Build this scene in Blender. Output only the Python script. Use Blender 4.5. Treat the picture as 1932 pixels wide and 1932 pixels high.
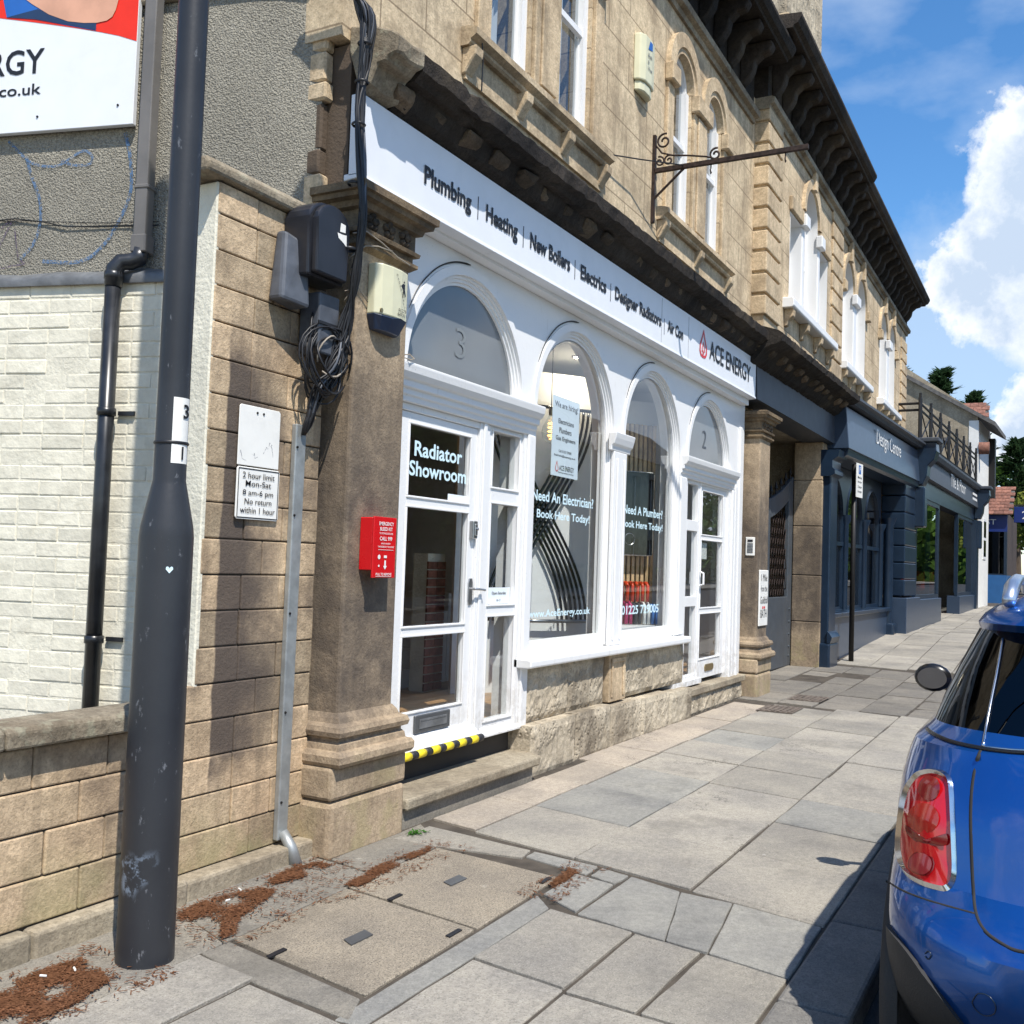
import bpy, bmesh, math, random
from mathutils import Vector, Matrix
random.seed(7)
PI = math.pi
for o in list(bpy.data.objects): bpy.data.objects.remove(o)
SC = bpy.context.scene
COL = SC.collection
# ------------------------------------------------------------------ camera
YAW, PITCH, ROLL = math.radians(28.4), math.radians(2.8), math.radians(2.0)
CAM = Vector((0, -3.30, 1.55))
fwd = Vector((math.cos(YAW)*math.cos(PITCH), math.sin(YAW)*math.cos(PITCH), math.sin(PITCH)))
rgt = Vector((math.sin(YAW), -math.cos(YAW), 0)); upv = rgt.cross(fwd)
R_ = math.cos(ROLL)*rgt + math.sin(ROLL)*upv; U_ = -math.sin(ROLL)*rgt + math.cos(ROLL)*upv
cd = bpy.data.cameras.new('camera'); cam = bpy.data.objects.new('camera', cd); COL.objects.link(cam)
cam.matrix_world = Matrix(((R_.x, U_.x, -fwd.x, CAM.x), (R_.y, U_.y, -fwd.y, CAM.y), (R_.z, U_.z, -fwd.z, CAM.z), (0, 0, 0, 1)))
cd.sensor_width = 36; cd.lens = 36; cd.clip_start = 0.05; cd.clip_end = 2000
SC.camera = cam
# ------------------------------------------------------------------ world, sun, exposure
SUNDIR = Vector((0.80, 1.0, -2.0)).normalized()          # the way the light travels
to_sun = -SUNDIR
elev = math.asin(to_sun.z); azim = math.atan2(to_sun.x, to_sun.y)
w = bpy.data.worlds.new('World'); SC.world = w; w.use_nodes = True
nt = w.node_tree; nt.nodes.clear()
def wn(t, **k):
    n = nt.nodes.new(t)
    for a, b in k.items(): setattr(n, a, b)
    return n
def wl(a, b): nt.links.new(a, b)
sky = wn('ShaderNodeTexSky', sky_type='NISHITA', sun_disc=False)
sky.sun_elevation = elev; sky.sun_rotation = azim; sky.air_density = 1.0; sky.dust_density = 0.2; sky.ozone_density = 3.0; sky.altitude = 100
tc = wn('ShaderNodeTexCoord')
nz = wn('ShaderNodeTexNoise'); nz.inputs['Scale'].default_value = 7; nz.inputs['Detail'].default_value = 9; nz.inputs['Roughness'].default_value = .62
wl(tc.outputs['Generated'], nz.inputs['Vector'])
def vm(op, a, b=None, s=None):
    n = wn('ShaderNodeVectorMath', operation=op)
    if hasattr(a, 'is_linked'): wl(a, n.inputs[0])
    else: n.inputs[0].default_value = a
    if b is not None:
        if hasattr(b, 'is_linked'): wl(b, n.inputs[1])
        else: n.inputs[1].default_value = b
    if s is not None: n.inputs['Scale'].default_value = s
    return n.outputs['Value'] if op in ('DISTANCE', 'DOT_PRODUCT', 'LENGTH') else n.outputs[0]
def mm(op, a, b=None, c=None, clamp=False):
    n = wn('ShaderNodeMath', operation=op, use_clamp=clamp)
    for i, x in enumerate((a, b, c)):
        if x is None: continue
        if hasattr(x, 'is_linked'): wl(x, n.inputs[i])
        else: n.inputs[i].default_value = x
    return n.outputs[0]
def pxdir(x, y): return (fwd*1932 + R_*(x-966) - U_*(y-966)).normalized()
nzb = wn('ShaderNodeTexNoise'); nzb.inputs['Scale'].default_value = 34; nzb.inputs['Detail'].default_value = 8; nzb.inputs['Roughness'].default_value = .65; wl(tc.outputs['Generated'], nzb.inputs['Vector'])
warp = vm('ADD', vm('ADD', tc.outputs['Generated'], vm('SCALE', vm('SUBTRACT', nz.outputs['Color'], (.5, .5, .5)), s=.13)), vm('SCALE', vm('SUBTRACT', nzb.outputs['Color'], (.5, .5, .5)), s=.05))
blobs = [(pxdir(1945, 340), .065), (pxdir(1860, 450), .05), (pxdir(1930, 450), .07), (pxdir(1795, 545), .04), (pxdir(1850, 560), .05), (pxdir(2060, 480), .12), (pxdir(1895, 800), .030), (pxdir(1945, 790), .045), (pxdir(2230, 560), .14)]
soft = [(pxdir(1790, 680), .12), (pxdir(1890, 640), .15), (pxdir(2050, 680), .18), (pxdir(1720, 620), .06)]
rs = random.Random(3)
for k in range(9):                                       # more cumulus banks round the rest of the sky
    a = 0.35 + k*0.7 + rs.uniform(-.15, .15); e = rs.uniform(.12, .45)
    if abs(((a - (YAW-.1) + PI) % (2*PI)) - PI) < .55: continue
    d = Vector((math.cos(a)*math.cos(e), math.sin(a)*math.cos(e), math.sin(e)))
    blobs += [(d, rs.uniform(.12, .2)), ((d+Vector((rs.uniform(-.15, .15), rs.uniform(-.15, .15), -.08))).normalized(), .16)]
mask = None
for d, r in blobs:
    v = mm('SUBTRACT', 1.0, mm('DIVIDE', vm('DISTANCE', warp, tuple(d)), r))
    mask = v if mask is None else mm('MAXIMUM', mask, v)
ma = mm('MULTIPLY', mask, 4.2, clamp=True)
smask = None
for d, r in soft:
    v = mm('SUBTRACT', 1.0, mm('DIVIDE', vm('DISTANCE', warp, tuple(d)), r)); smask = v if smask is None else mm('MAXIMUM', smask, v)
sa = mm('MULTIPLY', mm('MULTIPLY', smask, 2.2, clamp=True), .72)
nz2 = wn('ShaderNodeTexNoise'); nz2.inputs['Scale'].default_value = 13; nz2.inputs['Detail'].default_value = 7; nz2.inputs['Roughness'].default_value = .6; wl(tc.outputs['Generated'], nz2.inputs['Vector'])
shade = mm('ADD', mm('MULTIPLY', mask, 1.3), mm('MULTIPLY', mm('SUBTRACT', nz2.outputs[0], .45), 3.6), clamp=True)
ccol = wn('ShaderNodeMixRGB'); wl(shade, ccol.inputs[0]); ccol.inputs[1].default_value = (5.7, 5.85, 6.0, 1); ccol.inputs[2].default_value = (3.1, 3.75, 4.7, 1)
mp = wn('ShaderNodeMapping'); mp.inputs['Scale'].default_value = (1.2, 3.0, 6.0); mp.inputs['Rotation'].default_value = (0.2, .35, .4); wl(tc.outputs['Generated'], mp.inputs[0])
cir = wn('ShaderNodeTexNoise'); cir.inputs['Scale'].default_value = 1.7; cir.inputs['Detail'].default_value = 7; wl(mp.outputs[0], cir.inputs['Vector'])
cm = mm('MULTIPLY', mm('MULTIPLY', mm('SUBTRACT', cir.outputs[0], .53), 4.0, clamp=True), .6)
hs = wn('ShaderNodeHueSaturation'); hs.inputs['Saturation'].default_value = 1.25; hs.inputs['Value'].default_value = 1.0; wl(sky.outputs[0], hs.inputs['Color'])
m1 = wn('ShaderNodeMixRGB'); wl(cm, m1.inputs[0]); wl(hs.outputs[0], m1.inputs[1]); m1.inputs[2].default_value = (4.2, 4.8, 5.6, 1)
m15 = wn('ShaderNodeMixRGB'); wl(sa, m15.inputs[0]); wl(m1.outputs[0], m15.inputs[1]); m15.inputs[2].default_value = (2.9, 3.7, 4.8, 1)
m2 = wn('ShaderNodeMixRGB'); wl(ma, m2.inputs[0]); wl(m15.outputs[0], m2.inputs[1]); wl(ccol.outputs[0], m2.inputs[2])
bg = wn('ShaderNodeBackground'); bg.inputs['Strength'].default_value = 0.137; wl(m2.outputs[0], bg.inputs['Color'])
wo = wn('ShaderNodeOutputWorld'); wl(bg.outputs[0], wo.inputs[0])
sd = bpy.data.lights.new('sun', 'SUN'); sd.energy = 4.3; sd.angle = math.radians(.5); sd.color = (1, .95, .87)
sun = bpy.data.objects.new('sun', sd); COL.objects.link(sun); sun.rotation_euler = SUNDIR.to_track_quat('-Z', 'Y').to_euler(); sun.location = (0, -10, 20)
SC.view_settings.view_transform = 'Standard'; SC.view_settings.look = 'None'; SC.view_settings.exposure = 0.55; SC.view_settings.gamma = 1.0; SC.view_settings.use_curve_mapping = False
SC.render.engine = 'CYCLES'

# ------------------------------------------------------------------ material helpers
class NT:
    def __init__(s, name):
        s.m = bpy.data.materials.new(name); s.m.use_nodes = True; s.t = s.m.node_tree; s.t.nodes.clear()
        s.out = s.n('ShaderNodeOutputMaterial'); s.geo = s.n('ShaderNodeNewGeometry'); s.pos = s.geo.outputs['Position']
    def n(s, t, **k):
        x = s.t.nodes.new(t)
        for a, b in k.items(): setattr(x, a, b)
        return x
    def l(s, a, b): s.t.links.new(a, b)
    def set(s, sock, v):
        if hasattr(v, 'is_linked'): s.l(v, sock)
        elif isinstance(v, (tuple, list)) and len(v) == 3 and sock.type == 'RGBA': sock.default_value = (*v, 1)
        else: sock.default_value = v
    def math(s, op, a, b=0., c=0., clamp=False):
        x = s.n('ShaderNodeMath', operation=op, use_clamp=clamp)
        for i, v in enumerate((a, b, c)): s.set(x.inputs[i], v)
        return x.outputs[0]
    def noise(s, scale, detail=4, rough=.55, vec=None, stretch=None, out=0):
        v = vec or s.pos
        if stretch:
            mp = s.n('ShaderNodeMapping'); mp.inputs['Scale'].default_value = stretch; s.l(v, mp.inputs[0]); v = mp.outputs[0]
        x = s.n('ShaderNodeTexNoise'); x.inputs['Scale'].default_value = scale; x.inputs['Detail'].default_value = detail; x.inputs['Roughness'].default_value = rough
        s.l(v, x.inputs['Vector']); return x.outputs[out]
    def ramp(s, f, a, b):
        x = s.n('ShaderNodeMapRange', clamp=True, interpolation_type='SMOOTHSTEP'); s.set(x.inputs[0], f); s.set(x.inputs[1], a); s.set(x.inputs[2], b); return x.outputs[0]
    def mix(s, f, a, b, mode='MIX'):
        x = s.n('ShaderNodeMixRGB', blend_type=mode); s.set(x.inputs[0], f); s.set(x.inputs[1], a); s.set(x.inputs[2], b); return x.outputs[0]
    def xyz(s):
        x = s.n('ShaderNodeSeparateXYZ'); s.l(s.pos, x.inputs[0]); return x.outputs
    def rand(s): return s.n('ShaderNodeObjectInfo').outputs['Random']
    def bump(s, h, strength=.3, dist=.01, normal=None):
        x = s.n('ShaderNodeBump'); s.set(x.inputs['Height'], h); x.inputs['Strength'].default_value = strength; x.inputs['Distance'].default_value = dist
        if normal: s.l(normal, x.inputs['Normal'])
        return x.outputs[0]
    def bsdf(s, col, rough=.7, metal=0., normal=None, spec=.3, coat=0., emit=None, estr=0., alpha=None, trans=0., coatr=.03):
        b = s.n('ShaderNodeBsdfPrincipled'); s.set(b.inputs['Base Color'], col); s.set(b.inputs['Roughness'], rough); b.inputs['Metallic'].default_value = metal
        b.inputs['Specular IOR Level'].default_value = spec; b.inputs['Coat Weight'].default_value = coat; b.inputs['Coat Roughness'].default_value = coatr
        b.inputs['Transmission Weight'].default_value = trans
        if emit: b.inputs['Emission Color'].default_value = (*emit, 1); b.inputs['Emission Strength'].default_value = estr
        if normal: s.l(normal, b.inputs['Normal'])
        if alpha is not None: s.set(b.inputs['Alpha'], alpha)
        s.l(b.outputs[0], s.out.inputs[0]); return s.m
MATS = {}
def simple(name, col, rough=.5, metal=0., spec=.4, var=.06, scale=6, bump=.0, bscale=60, coat=0., dirt=0., dirtcol=(.12, .10, .08), rnd=0.):
    t = NT(name)
    c = t.mix(t.ramp(t.noise(scale, 5), .3, .7), tuple(x*(1-var) for x in col), tuple(min(1, x*(1+var)) for x in col))
    if rnd: c = t.mix(1, c, t.mix(t.rand(), (1-rnd,)*3, (1+rnd,)*3), 'MULTIPLY')
    if dirt: c = t.mix(t.math('MULTIPLY', t.ramp(t.noise(3.1, 8, .7), .52, .75), dirt), c, dirtcol)
    n = t.bump(t.noise(bscale, 4), bump, .01) if bump else None
    r = t.math('ADD', rough-.025, t.math('MULTIPLY', t.noise(scale*2.3, 4), .05))
    MATS[name] = t.bsdf(c, r, metal, n, spec, coat); return MATS[name]
def stone(name, light, dark, soot, sootamt=.3, streak=.5, bump=.35, bscale=45, rnd=.12, extra=None, rough=.88, pits=.0):
    t = NT(name)
    c = t.mix(t.ramp(t.noise(2.2, 6, .6), .32, .68), light, dark)
    c = t.mix(1, c, t.mix(t.ramp(t.noise(22, 6, .7), .3, .7), (.78, .77, .75), (1.18, 1.17, 1.15)), 'MULTIPLY')
    c = t.mix(t.math('MULTIPLY', t.ramp(t.noise(75, 4, .65), .5, .62), .38), c, tuple(x*.5 for x in dark))
    if rnd: c = t.mix(1, c, t.mix(t.rand(), (1-rnd, 1-rnd, 1-rnd), (1+rnd*.6, 1+rnd*.45, 1+rnd*.35)), 'MULTIPLY')
    if streak: c = t.mix(t.math('MULTIPLY', t.ramp(t.noise(3.0, 5, .6, stretch=(2.6, 2.6, .28)), .50, .72), streak), c, tuple(x*.55 for x in dark))
    if sootamt: c = t.mix(t.math('MULTIPLY', t.ramp(t.noise(1.1, 8, .65), .48, .72), sootamt), c, soot)
    if extra: c = extra(t, c)
    h = t.math('ADD', t.noise(bscale, 6, .7), t.math('MULTIPLY', t.noise(7, 4), .8))
    n = t.bump(h, bump, .02)
    if pits:
        vo = t.n('ShaderNodeTexVoronoi'); vo.inputs['Scale'].default_value = 26; t.l(t.pos, vo.inputs['Vector'])
        n = t.bump(t.math('MULTIPLY', t.ramp(vo.outputs['Distance'], .0, .42), t.ramp(t.noise(3, 3), .4, .6)), pits, .03, n)
    MATS[name] = t.bsdf(c, rough, 0, n, .2); return MATS[name]
OCH = (.67, .545, .375); OCD = (.48, .375, .25); SOOT = (.045, .038, .032)
def joints(t, c):
    br = t.n('ShaderNodeTexBrick'); br.inputs['Scale'].default_value = 1.0
    for k, v in (('Mortar Size', .0085), ('Brick Width', .92), ('Row Height', .34), ('Mortar Smooth', .5)): br.inputs[k].default_value = v
    x = t.xyz(); cb = t.n('ShaderNodeCombineXYZ'); t.l(x[0], cb.inputs[0]); t.l(x[2], cb.inputs[1]); t.l(cb.outputs[0], br.inputs['Vector'])
    c = t.mix(t.math('MULTIPLY', br.outputs['Fac'], .8), c, (.19, .14, .09))
    return c
stone('stone_upper', OCH, OCD, (.18, .145, .105), .55, .65, .25, 40, .05, joints)
stone('stone_trim', (.65, .525, .36), (.48, .375, .25), (.15, .115, .08), .5, .55, .35, 45, .12)
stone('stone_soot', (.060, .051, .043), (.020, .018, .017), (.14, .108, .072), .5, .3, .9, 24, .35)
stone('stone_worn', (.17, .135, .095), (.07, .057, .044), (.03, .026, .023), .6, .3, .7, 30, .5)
stone('stone_capital', (.30, .225, .14), (.16, .12, .08), (.06, .05, .04), .6, .5, .5, 50, .1)
def pil_soot(t, c):                                   # old soot and road grime on the shafts, with ragged edges
    x = t.xyz(); z = t.math('ADD', x[2], t.math('MULTIPLY', t.math('SUBTRACT', t.noise(2.0, 6, .65), .5), 1.3))
    f = t.math('MULTIPLY', t.math('MULTIPLY', t.ramp(z, .45, .9), t.math('SUBTRACT', 1.0, t.ramp(z, 1.9, 3.1))), t.math('ADD', .68, t.math('MULTIPLY', t.ramp(t.noise(6, 7, .7), .35, .65), .32)))
    c = t.mix(t.math('MULTIPLY', f, .88), c, (.085, .069, .058))
    g = t.math('MULTIPLY', t.math('SUBTRACT', 1.0, t.ramp(z, .1, .6)), t.ramp(t.noise(5, 5), .45, .6))
    c = t.mix(t.math('MULTIPLY', g, .45), c, (.36, .31, .16))
    s = t.ramp(t.noise(9, 7, .7, stretch=(3, 3, .4)), .58, .72)
    return t.mix(t.math('MULTIPLY', s, .35), c, (.06, .05, .045))
stone('stone_pilaster', (.46, .36, .25), (.31, .24, .165), (.10, .08, .065), .4, .4, .4, 55, .05, pil_soot)
def pier_stain(t, c):                                 # grey streak that runs down the pier, straight on one side
    x = t.xyz(); nz_ = t.noise(4, 5); e = t.math('ADD', x[0], t.math('MULTIPLY', t.math('SUBTRACT', nz_, .5), .05))
    f = t.math('MULTIPLY', t.ramp(e, 3.585, 3.60), t.math('SUBTRACT', 1.0, t.ramp(t.math('ADD', e, t.math('MULTIPLY', t.math('SUBTRACT', t.noise(2.3, 4), .5), .7)), 3.74, 4.05)))
    z = t.math('ADD', x[2], t.math('MULTIPLY', t.math('SUBTRACT', nz_, .5), .5))
    f = t.math('MULTIPLY', f, t.math('MULTIPLY', t.ramp(z, .40, .62), t.math('SUBTRACT', 1.0, t.ramp(z, 2.35, 2.75))))
    c = t.mix(t.math('MULTIPLY', f, .93), c, (.088, .070, .060))
    mo = t.math('MULTIPLY', t.ramp(t.noise(3.2, 5), .38, .6), t.math('SUBTRACT', 1.0, t.ramp(x[2], .05, .5)))
    return t.mix(t.math('MULTIPLY', mo, .5), c, (.26, .26, .12))
stone('stone_pier', (.56, .445, .305), (.43, .325, .215), (.13, .105, .085), .8, .65, .4, 60, .34, pier_stain)
stone('stone_rock', (.55, .485, .375), (.36, .31, .235), (.11, .09, .068), .65, .45, .45, 30, .1, None, .9, .55)
stone('stone_grey', (.38, .335, .255), (.27, .23, .17), (.13, .11, .09), .4, .3, .4, 40, .1)
def lich(t, c): return t.mix(t.math('MULTIPLY', t.ramp(t.noise(14, 5), .55, .68), .5), c, (.34, .33, .24))
stone('stone_coping', (.34, .30, .23), (.19, .155, .11), (.07, .06, .05), .5, .2, .5, 40, .15, lich)
# roughcast render
t = NT('roughcast'); vo = t.n('ShaderNodeTexVoronoi'); vo.inputs['Scale'].default_value = 95; t.l(t.pos, vo.inputs['Vector'])
c = t.mix(t.ramp(t.noise(1.6, 6), .3, .7), (.37, .345, .285), (.28, .262, .218)); c = t.mix(t.math('MULTIPLY', t.ramp(t.noise(70, 4, .6), .42, .62), .6), c, (.15, .14, .12))
h = t.math('ADD', t.noise(75, 4, .6), t.math('MULTIPLY', vo.outputs['Distance'], .6)); MATS['roughcast'] = t.bsdf(c, .95, 0, t.bump(h, .75, .022), .1)
# paving
def paving(name, a, b, speck=.45, lich=.15, gum=.5, crack=.0):
    t = NT(name)
    c = t.mix(t.rand(), a, b); c = t.mix(1, c, t.mix(t.ramp(t.noise(1.7, 7, .65), .3, .7), (.80, .80, .81), (1.14, 1.12, 1.07)), 'MULTIPLY')
    c = t.mix(1, c, t.mix(t.ramp(t.noise(28, 6, .75), .32, .68), (.84, .84, .84), (1.12, 1.12, 1.11)), 'MULTIPLY')
    c = t.mix(t.math('MULTIPLY', t.ramp(t.noise(110, 4, .7), .52, .6), speck), c, tuple(x*.42 for x in a)); c = t.mix(t.math('MULTIPLY', t.ramp(t.noise(140, 3, .6, stretch=(1, 1.1, 1)), .56, .66), speck*.8), c, tuple(min(1, x*1.55) for x in b))
    c = t.mix(t.math('MULTIPLY', t.ramp(t.noise(.9, 9, .72), .53, .64), .42), c, tuple(x*.5 for x in a))
    c = t.mix(t.math('MULTIPLY', t.ramp(t.noise(5, 8, .78), .60, .70), lich), c, (.5, .47, .40))
    h = t.math('ADD', t.noise(150, 4, .7), t.math('MULTIPLY', t.noise(9, 4), .9))
    if gum:
        for sc_, th, col in ((5.3, .045, (.08, .075, .07)), (3.1, .04, (.48, .46, .42))):
            vo = t.n('ShaderNodeTexVoronoi'); vo.inputs['Scale'].default_value = sc_; t.l(t.pos, vo.inputs['Vector']); sp = t.n('ShaderNodeSeparateColor'); t.l(vo.outputs['Color'], sp.inputs[0])
            f = t.math('MULTIPLY', t.math('SUBTRACT', 1.0, t.ramp(vo.outputs['Distance'], th*.6, th)), t.math('GREATER_THAN', sp.outputs[0], .55)); c = t.mix(t.math('MULTIPLY', f, gum), c, col)
    if crack:
        vo = t.n('ShaderNodeTexVoronoi', feature='DISTANCE_TO_EDGE'); vo.inputs['Scale'].default_value = 1.15; wv = t.n('ShaderNodeVectorMath', operation='ADD'); t.l(t.pos, wv.inputs[0]); t.l(t.noise(4, 6, .7, out=1), wv.inputs[1]); t.l(wv.outputs[0], vo.inputs['Vector'])
        f = t.math('MULTIPLY', t.math('SUBTRACT', 1.0, t.ramp(vo.outputs['Distance'], .002, .007)), t.math('MULTIPLY', t.math('GREATER_THAN', t.rand(), 1-crack), t.ramp(t.noise(1.3, 3), .5, .55))); c = t.mix(f, c, (.05, .045, .04)); h = t.math('SUBTRACT', h, f)
    MATS[name] = t.bsdf(c, .85, 0, t.bump(h, .55, .014), .25)
paving('flag', (.285, .266, .232), (.37, .344, .30), crack=.22)
paving('flag_grey', (.265, .26, .242), (.32, .312, .285), speck=.3)
paving('flag_pink', (.37, .325, .27), (.45, .39, .325), crack=.5)
paving('sett', (.17, .158, .14), (.25, .23, .2))
paving('cover_concrete', (.30, .26, .205), (.34, .295, .23), speck=.95, lich=.35, gum=0)
paving('concrete', (.235, .218, .188), (.28, .258, .22), lich=.45)
paving('kerbstone', (.17, .165, .155), (.22, .21, .195))
paving('asphalt', (.048, .048, .05), (.055, .055, .055), speck=.5, lich=.02)
simple('joint_dirt', (.07, .058, .045), .95, bump=.6, bscale=80, var=.3)
# paint and plastic
t = NT('white_paint'); c = t.mix(t.math('MULTIPLY', t.ramp(t.noise(4, 8, .75, stretch=(1, 1, .5)), .58, .76), .4), (.76, .76, .755), (.50, .47, .42))
c = t.mix(t.math('MULTIPLY', t.ramp(t.noise(9, 6, .7, stretch=(3, 3, .22)), .60, .74), .35), c, (.42, .40, .37)); x = t.xyz(); lowz = t.math('SUBTRACT', 1.0, t.ramp(t.math('ADD', x[2], t.math('MULTIPLY', t.noise(6, 5), .6)), .45, 1.25)); c = t.mix(t.math('MULTIPLY', lowz, t.math('MULTIPLY', t.ramp(t.noise(14, 6, .7), .42, .62), .5)), c, (.33, .29, .23))
c = t.mix(t.math('MULTIPLY', t.ramp(t.noise(55, 5, .7), .66, .70), .6), c, (.25, .23, .2)); MATS['white_paint'] = t.bsdf(c, .42, 0, t.bump(t.math('ADD', t.noise(30, 4), t.math('MULTIPLY', t.noise(90, 3, stretch=(1, 1, .15)), .5)), .12, .01), .4)
simple('sign_white', (.74, .76, .79), .35, spec=.4, var=.02, dirt=.12, dirtcol=(.5, .48, .44))
simple('brick_paint', (.69, .655, .54), .8, spec=.2, var=.08, scale=9, bump=.55, bscale=30, dirt=.4, dirtcol=(.30, .27, .2), rnd=.07)
simple('mortar_paint', (.68, .645, .53), .85, var=.1, bump=.6, bscale=45, dirt=.4, dirtcol=(.3, .27, .2))
simple('lead', (.13, .135, .14), .5, .0, .4, .25, 9, .3, 20)
simple('pipe_black', (.018, .02, .024), .32, spec=.5, var=.3, scale=10, dirt=.15, dirtcol=(.12, .12, .12))
simple('pipe_grey', (.15, .14, .13), .45, var=.12, scale=5)
t = NT('post_paint'); c = t.mix(t.ramp(t.noise(3, 6), .3, .7), (.021, .0225, .027), (.029, .031, .036))
c = t.mix(t.math('MULTIPLY', t.ramp(t.noise(26, 6, .72, stretch=(1, 1, .45)), .62, .68), .5), c, (.22, .23, .25))
x = t.xyz(); f = t.math('MULTIPLY', t.ramp(t.noise(16, 7, .7), .50, .58), t.math('MULTIPLY', t.ramp(x[2], .24, .28), t.math('SUBTRACT', 1., t.ramp(x[2], .37, .44))))
f = t.math('MULTIPLY', f, t.ramp(t.noise(5, 2), .46, .58)); c = t.mix(t.math('MULTIPLY', f, .8), c, (.20, .25, .32)); MATS['post_paint'] = t.bsdf(c, .42, 0, t.bump(t.noise(60, 4), .06, .01), .4)
simple('galvanised', (.36, .38, .38), .5, .55, .5, .15, 14, dirt=.25, dirtcol=(.22, .2, .17))
simple('black_plastic', (.016, .017, .022), .38, spec=.5, var=.2); simple('grey_plastic', (.075, .083, .10), .45, spec=.5, var=.2, scale=12)
simple('cable', (.014, .014, .016), .45, var=.3); simple('cable_pale', (.30, .26, .21), .6)
simple('red_enamel', (.58, .008, .012), .28, spec=.5, var=.04); simple('ink', (.012, .013, .017), .5, var=.0); simple('ink_white', (.78, .78, .76), .5, var=.03)
simple('logo_red', (.62, .03, .035), .4); simple('cream_plastic', (.62, .60, .42), .4, var=.05); simple('navy_plastic', (.03, .045, .085), .4)
simple('yellow_tape', (.80, .62, .02), .5, var=.08); simple('black_tape', (.02, .02, .022), .5); simple('letterplate', (.095, .10, .105), .45, .3, .5, .1)
simple('chrome', (.62, .62, .62), .15, 1.0); simple('brass', (.42, .32, .16), .35, .9, dirt=.3); simple('steel', (.42, .42, .42), .3, .9)
simple('navy_paint', (.011, .024, .047), .30, spec=.5, var=.12, scale=4); simple('navy_fascia', (.032, .052, .088), .32, spec=.5, var=.06)
simple('slate_paint', (.052, .060, .074), .5, var=.12, dirt=.15, dirtcol=(.2, .19, .17)); simple('gate_paint', (.062, .073, .086), .5, spec=.4, var=.1, scale=5, dirt=.25, dirtcol=(.15, .12, .09))
simple('iron', (.035, .022, .018), .65, .3, var=.5, scale=30); simple('rust', (.13, .105, .085), .85, .1, var=.4, scale=20); simple('iron_black', (.014, .013, .013), .5, .2)
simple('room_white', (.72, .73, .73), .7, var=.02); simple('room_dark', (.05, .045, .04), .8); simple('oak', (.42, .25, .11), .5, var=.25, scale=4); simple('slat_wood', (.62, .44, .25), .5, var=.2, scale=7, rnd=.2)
simple('floor_wood', (.30, .17, .075), .35, var=.3, scale=5, rnd=.25); simple('felt', (.025, .024, .023), .9); simple('gloss_black', (.008, .009, .01), .08, spec=.6); simple('rad_red', (.62, .06, .02), .3); simple('rad_pink', (.45, .03, .13), .3); simple('rad_blue', (.05, .18, .5), .3); simple('rad_white', (.75, .75, .72), .3); simple('rad_dark', (.06, .06, .065), .35)
simple('vinyl', (.62, .80, .86), .5, var=.0); simple('paper', (.74, .80, .84), .6, var=.02); simple('paper_white', (.78, .77, .73), .55, var=.04, dirt=.12); simple('print_blue', (.02, .12, .42), .5); simple('print_skin', (.62, .33, .22), .55, var=.1); simple('print_red', (.78, .03, .008), .4); simple('print_navy', (.016, .04, .10), .5)
simple('brick_red', (.22, .085, .055), .85, var=.25, scale=12, bump=.4, rnd=.25); simple('tile_red', (.21, .095, .065), .8, var=.35, scale=10, bump=.4, rnd=.3); simple('white_render', (.74, .73, .69), .85, var=.05, dirt=.2, dirtcol=(.45, .42, .35), bump=.2)
simple('blue_paint', (.03, .12, .30), .4); simple('blue_sign', (.012, .03, .16), .35); simple('dark_brick', (.065, .05, .045), .85, var=.3, bump=.3); simple('slate', (.10, .095, .09), .8, var=.3, rnd=.2)
simple('bark', (.09, .065, .045), .9, bump=.5); simple('tyre', (.015, .015, .016), .8, bump=.3)
def leafm(name, a, b, ns=1.3):
    t = NT(name); c = t.mix(t.ramp(t.noise(ns, 4), .35, .65), a, b); c = t.mix(t.ramp(t.noise(9, 3), .3, .7), c, tuple(x*.6 for x in a)); d = t.n('ShaderNodeBsdfDiffuse'); t.l(c, d.inputs[0]); tr = t.n('ShaderNodeBsdfTranslucent'); t.l(c, tr.inputs[0])
    mx = t.n('ShaderNodeMixShader'); mx.inputs[0].default_value = .35; t.l(d.outputs[0], mx.inputs[1]); t.l(tr.outputs[0], mx.inputs[2]); t.l(mx.outputs[0], t.out.inputs[0]); MATS[name] = t.m
leafm('leaf_conifer', (.035, .07, .03), (.06, .11, .045)); leafm('leaf_green', (.06, .12, .025), (.10, .17, .03)); leafm('leaf_yellow', (.22, .24, .05), (.14, .19, .04)); leafm('needle', (.33, .16, .085), (.12, .055, .032), 70); leafm('weed', (.06, .17, .03), (.1, .22, .04))
def glassm(name, tint=(.9, .95, .95), ior=1.5, boost=1.5, rough=0.0):
    t = NT(name); lw = t.n('ShaderNodeLayerWeight'); lw.inputs[0].default_value = .5; f = t.math('MULTIPLY', t.math('ADD', .04, t.math('MULTIPLY', t.math('POWER', lw.outputs['Facing'], 5.0), .96)), boost, clamp=True)
    tr = t.n('ShaderNodeBsdfTransparent'); tr.inputs[0].default_value = (*tint, 1); g = t.n('ShaderNodeBsdfGlossy'); g.inputs['Roughness'].default_value = rough; g.inputs[0].default_value = (.95, .97, 1, 1)
    mx = t.n('ShaderNodeMixShader'); t.l(f, mx.inputs[0]); t.l(tr.outputs[0], mx.inputs[1]); t.l(g.outputs[0], mx.inputs[2]); t.l(mx.outputs[0], t.out.inputs[0]); MATS[name] = t.m
glassm('glass', (.93, .96, .96), 1.5, 1.7); glassm('glass_dark', (.03, .03, .034), 1.5, 1.0); glassm('glass_shop', (.28, .30, .31), 1.5, 1.2); glassm('glass_sash', (.72, .76, .78), 1.5, 1.6)
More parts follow.
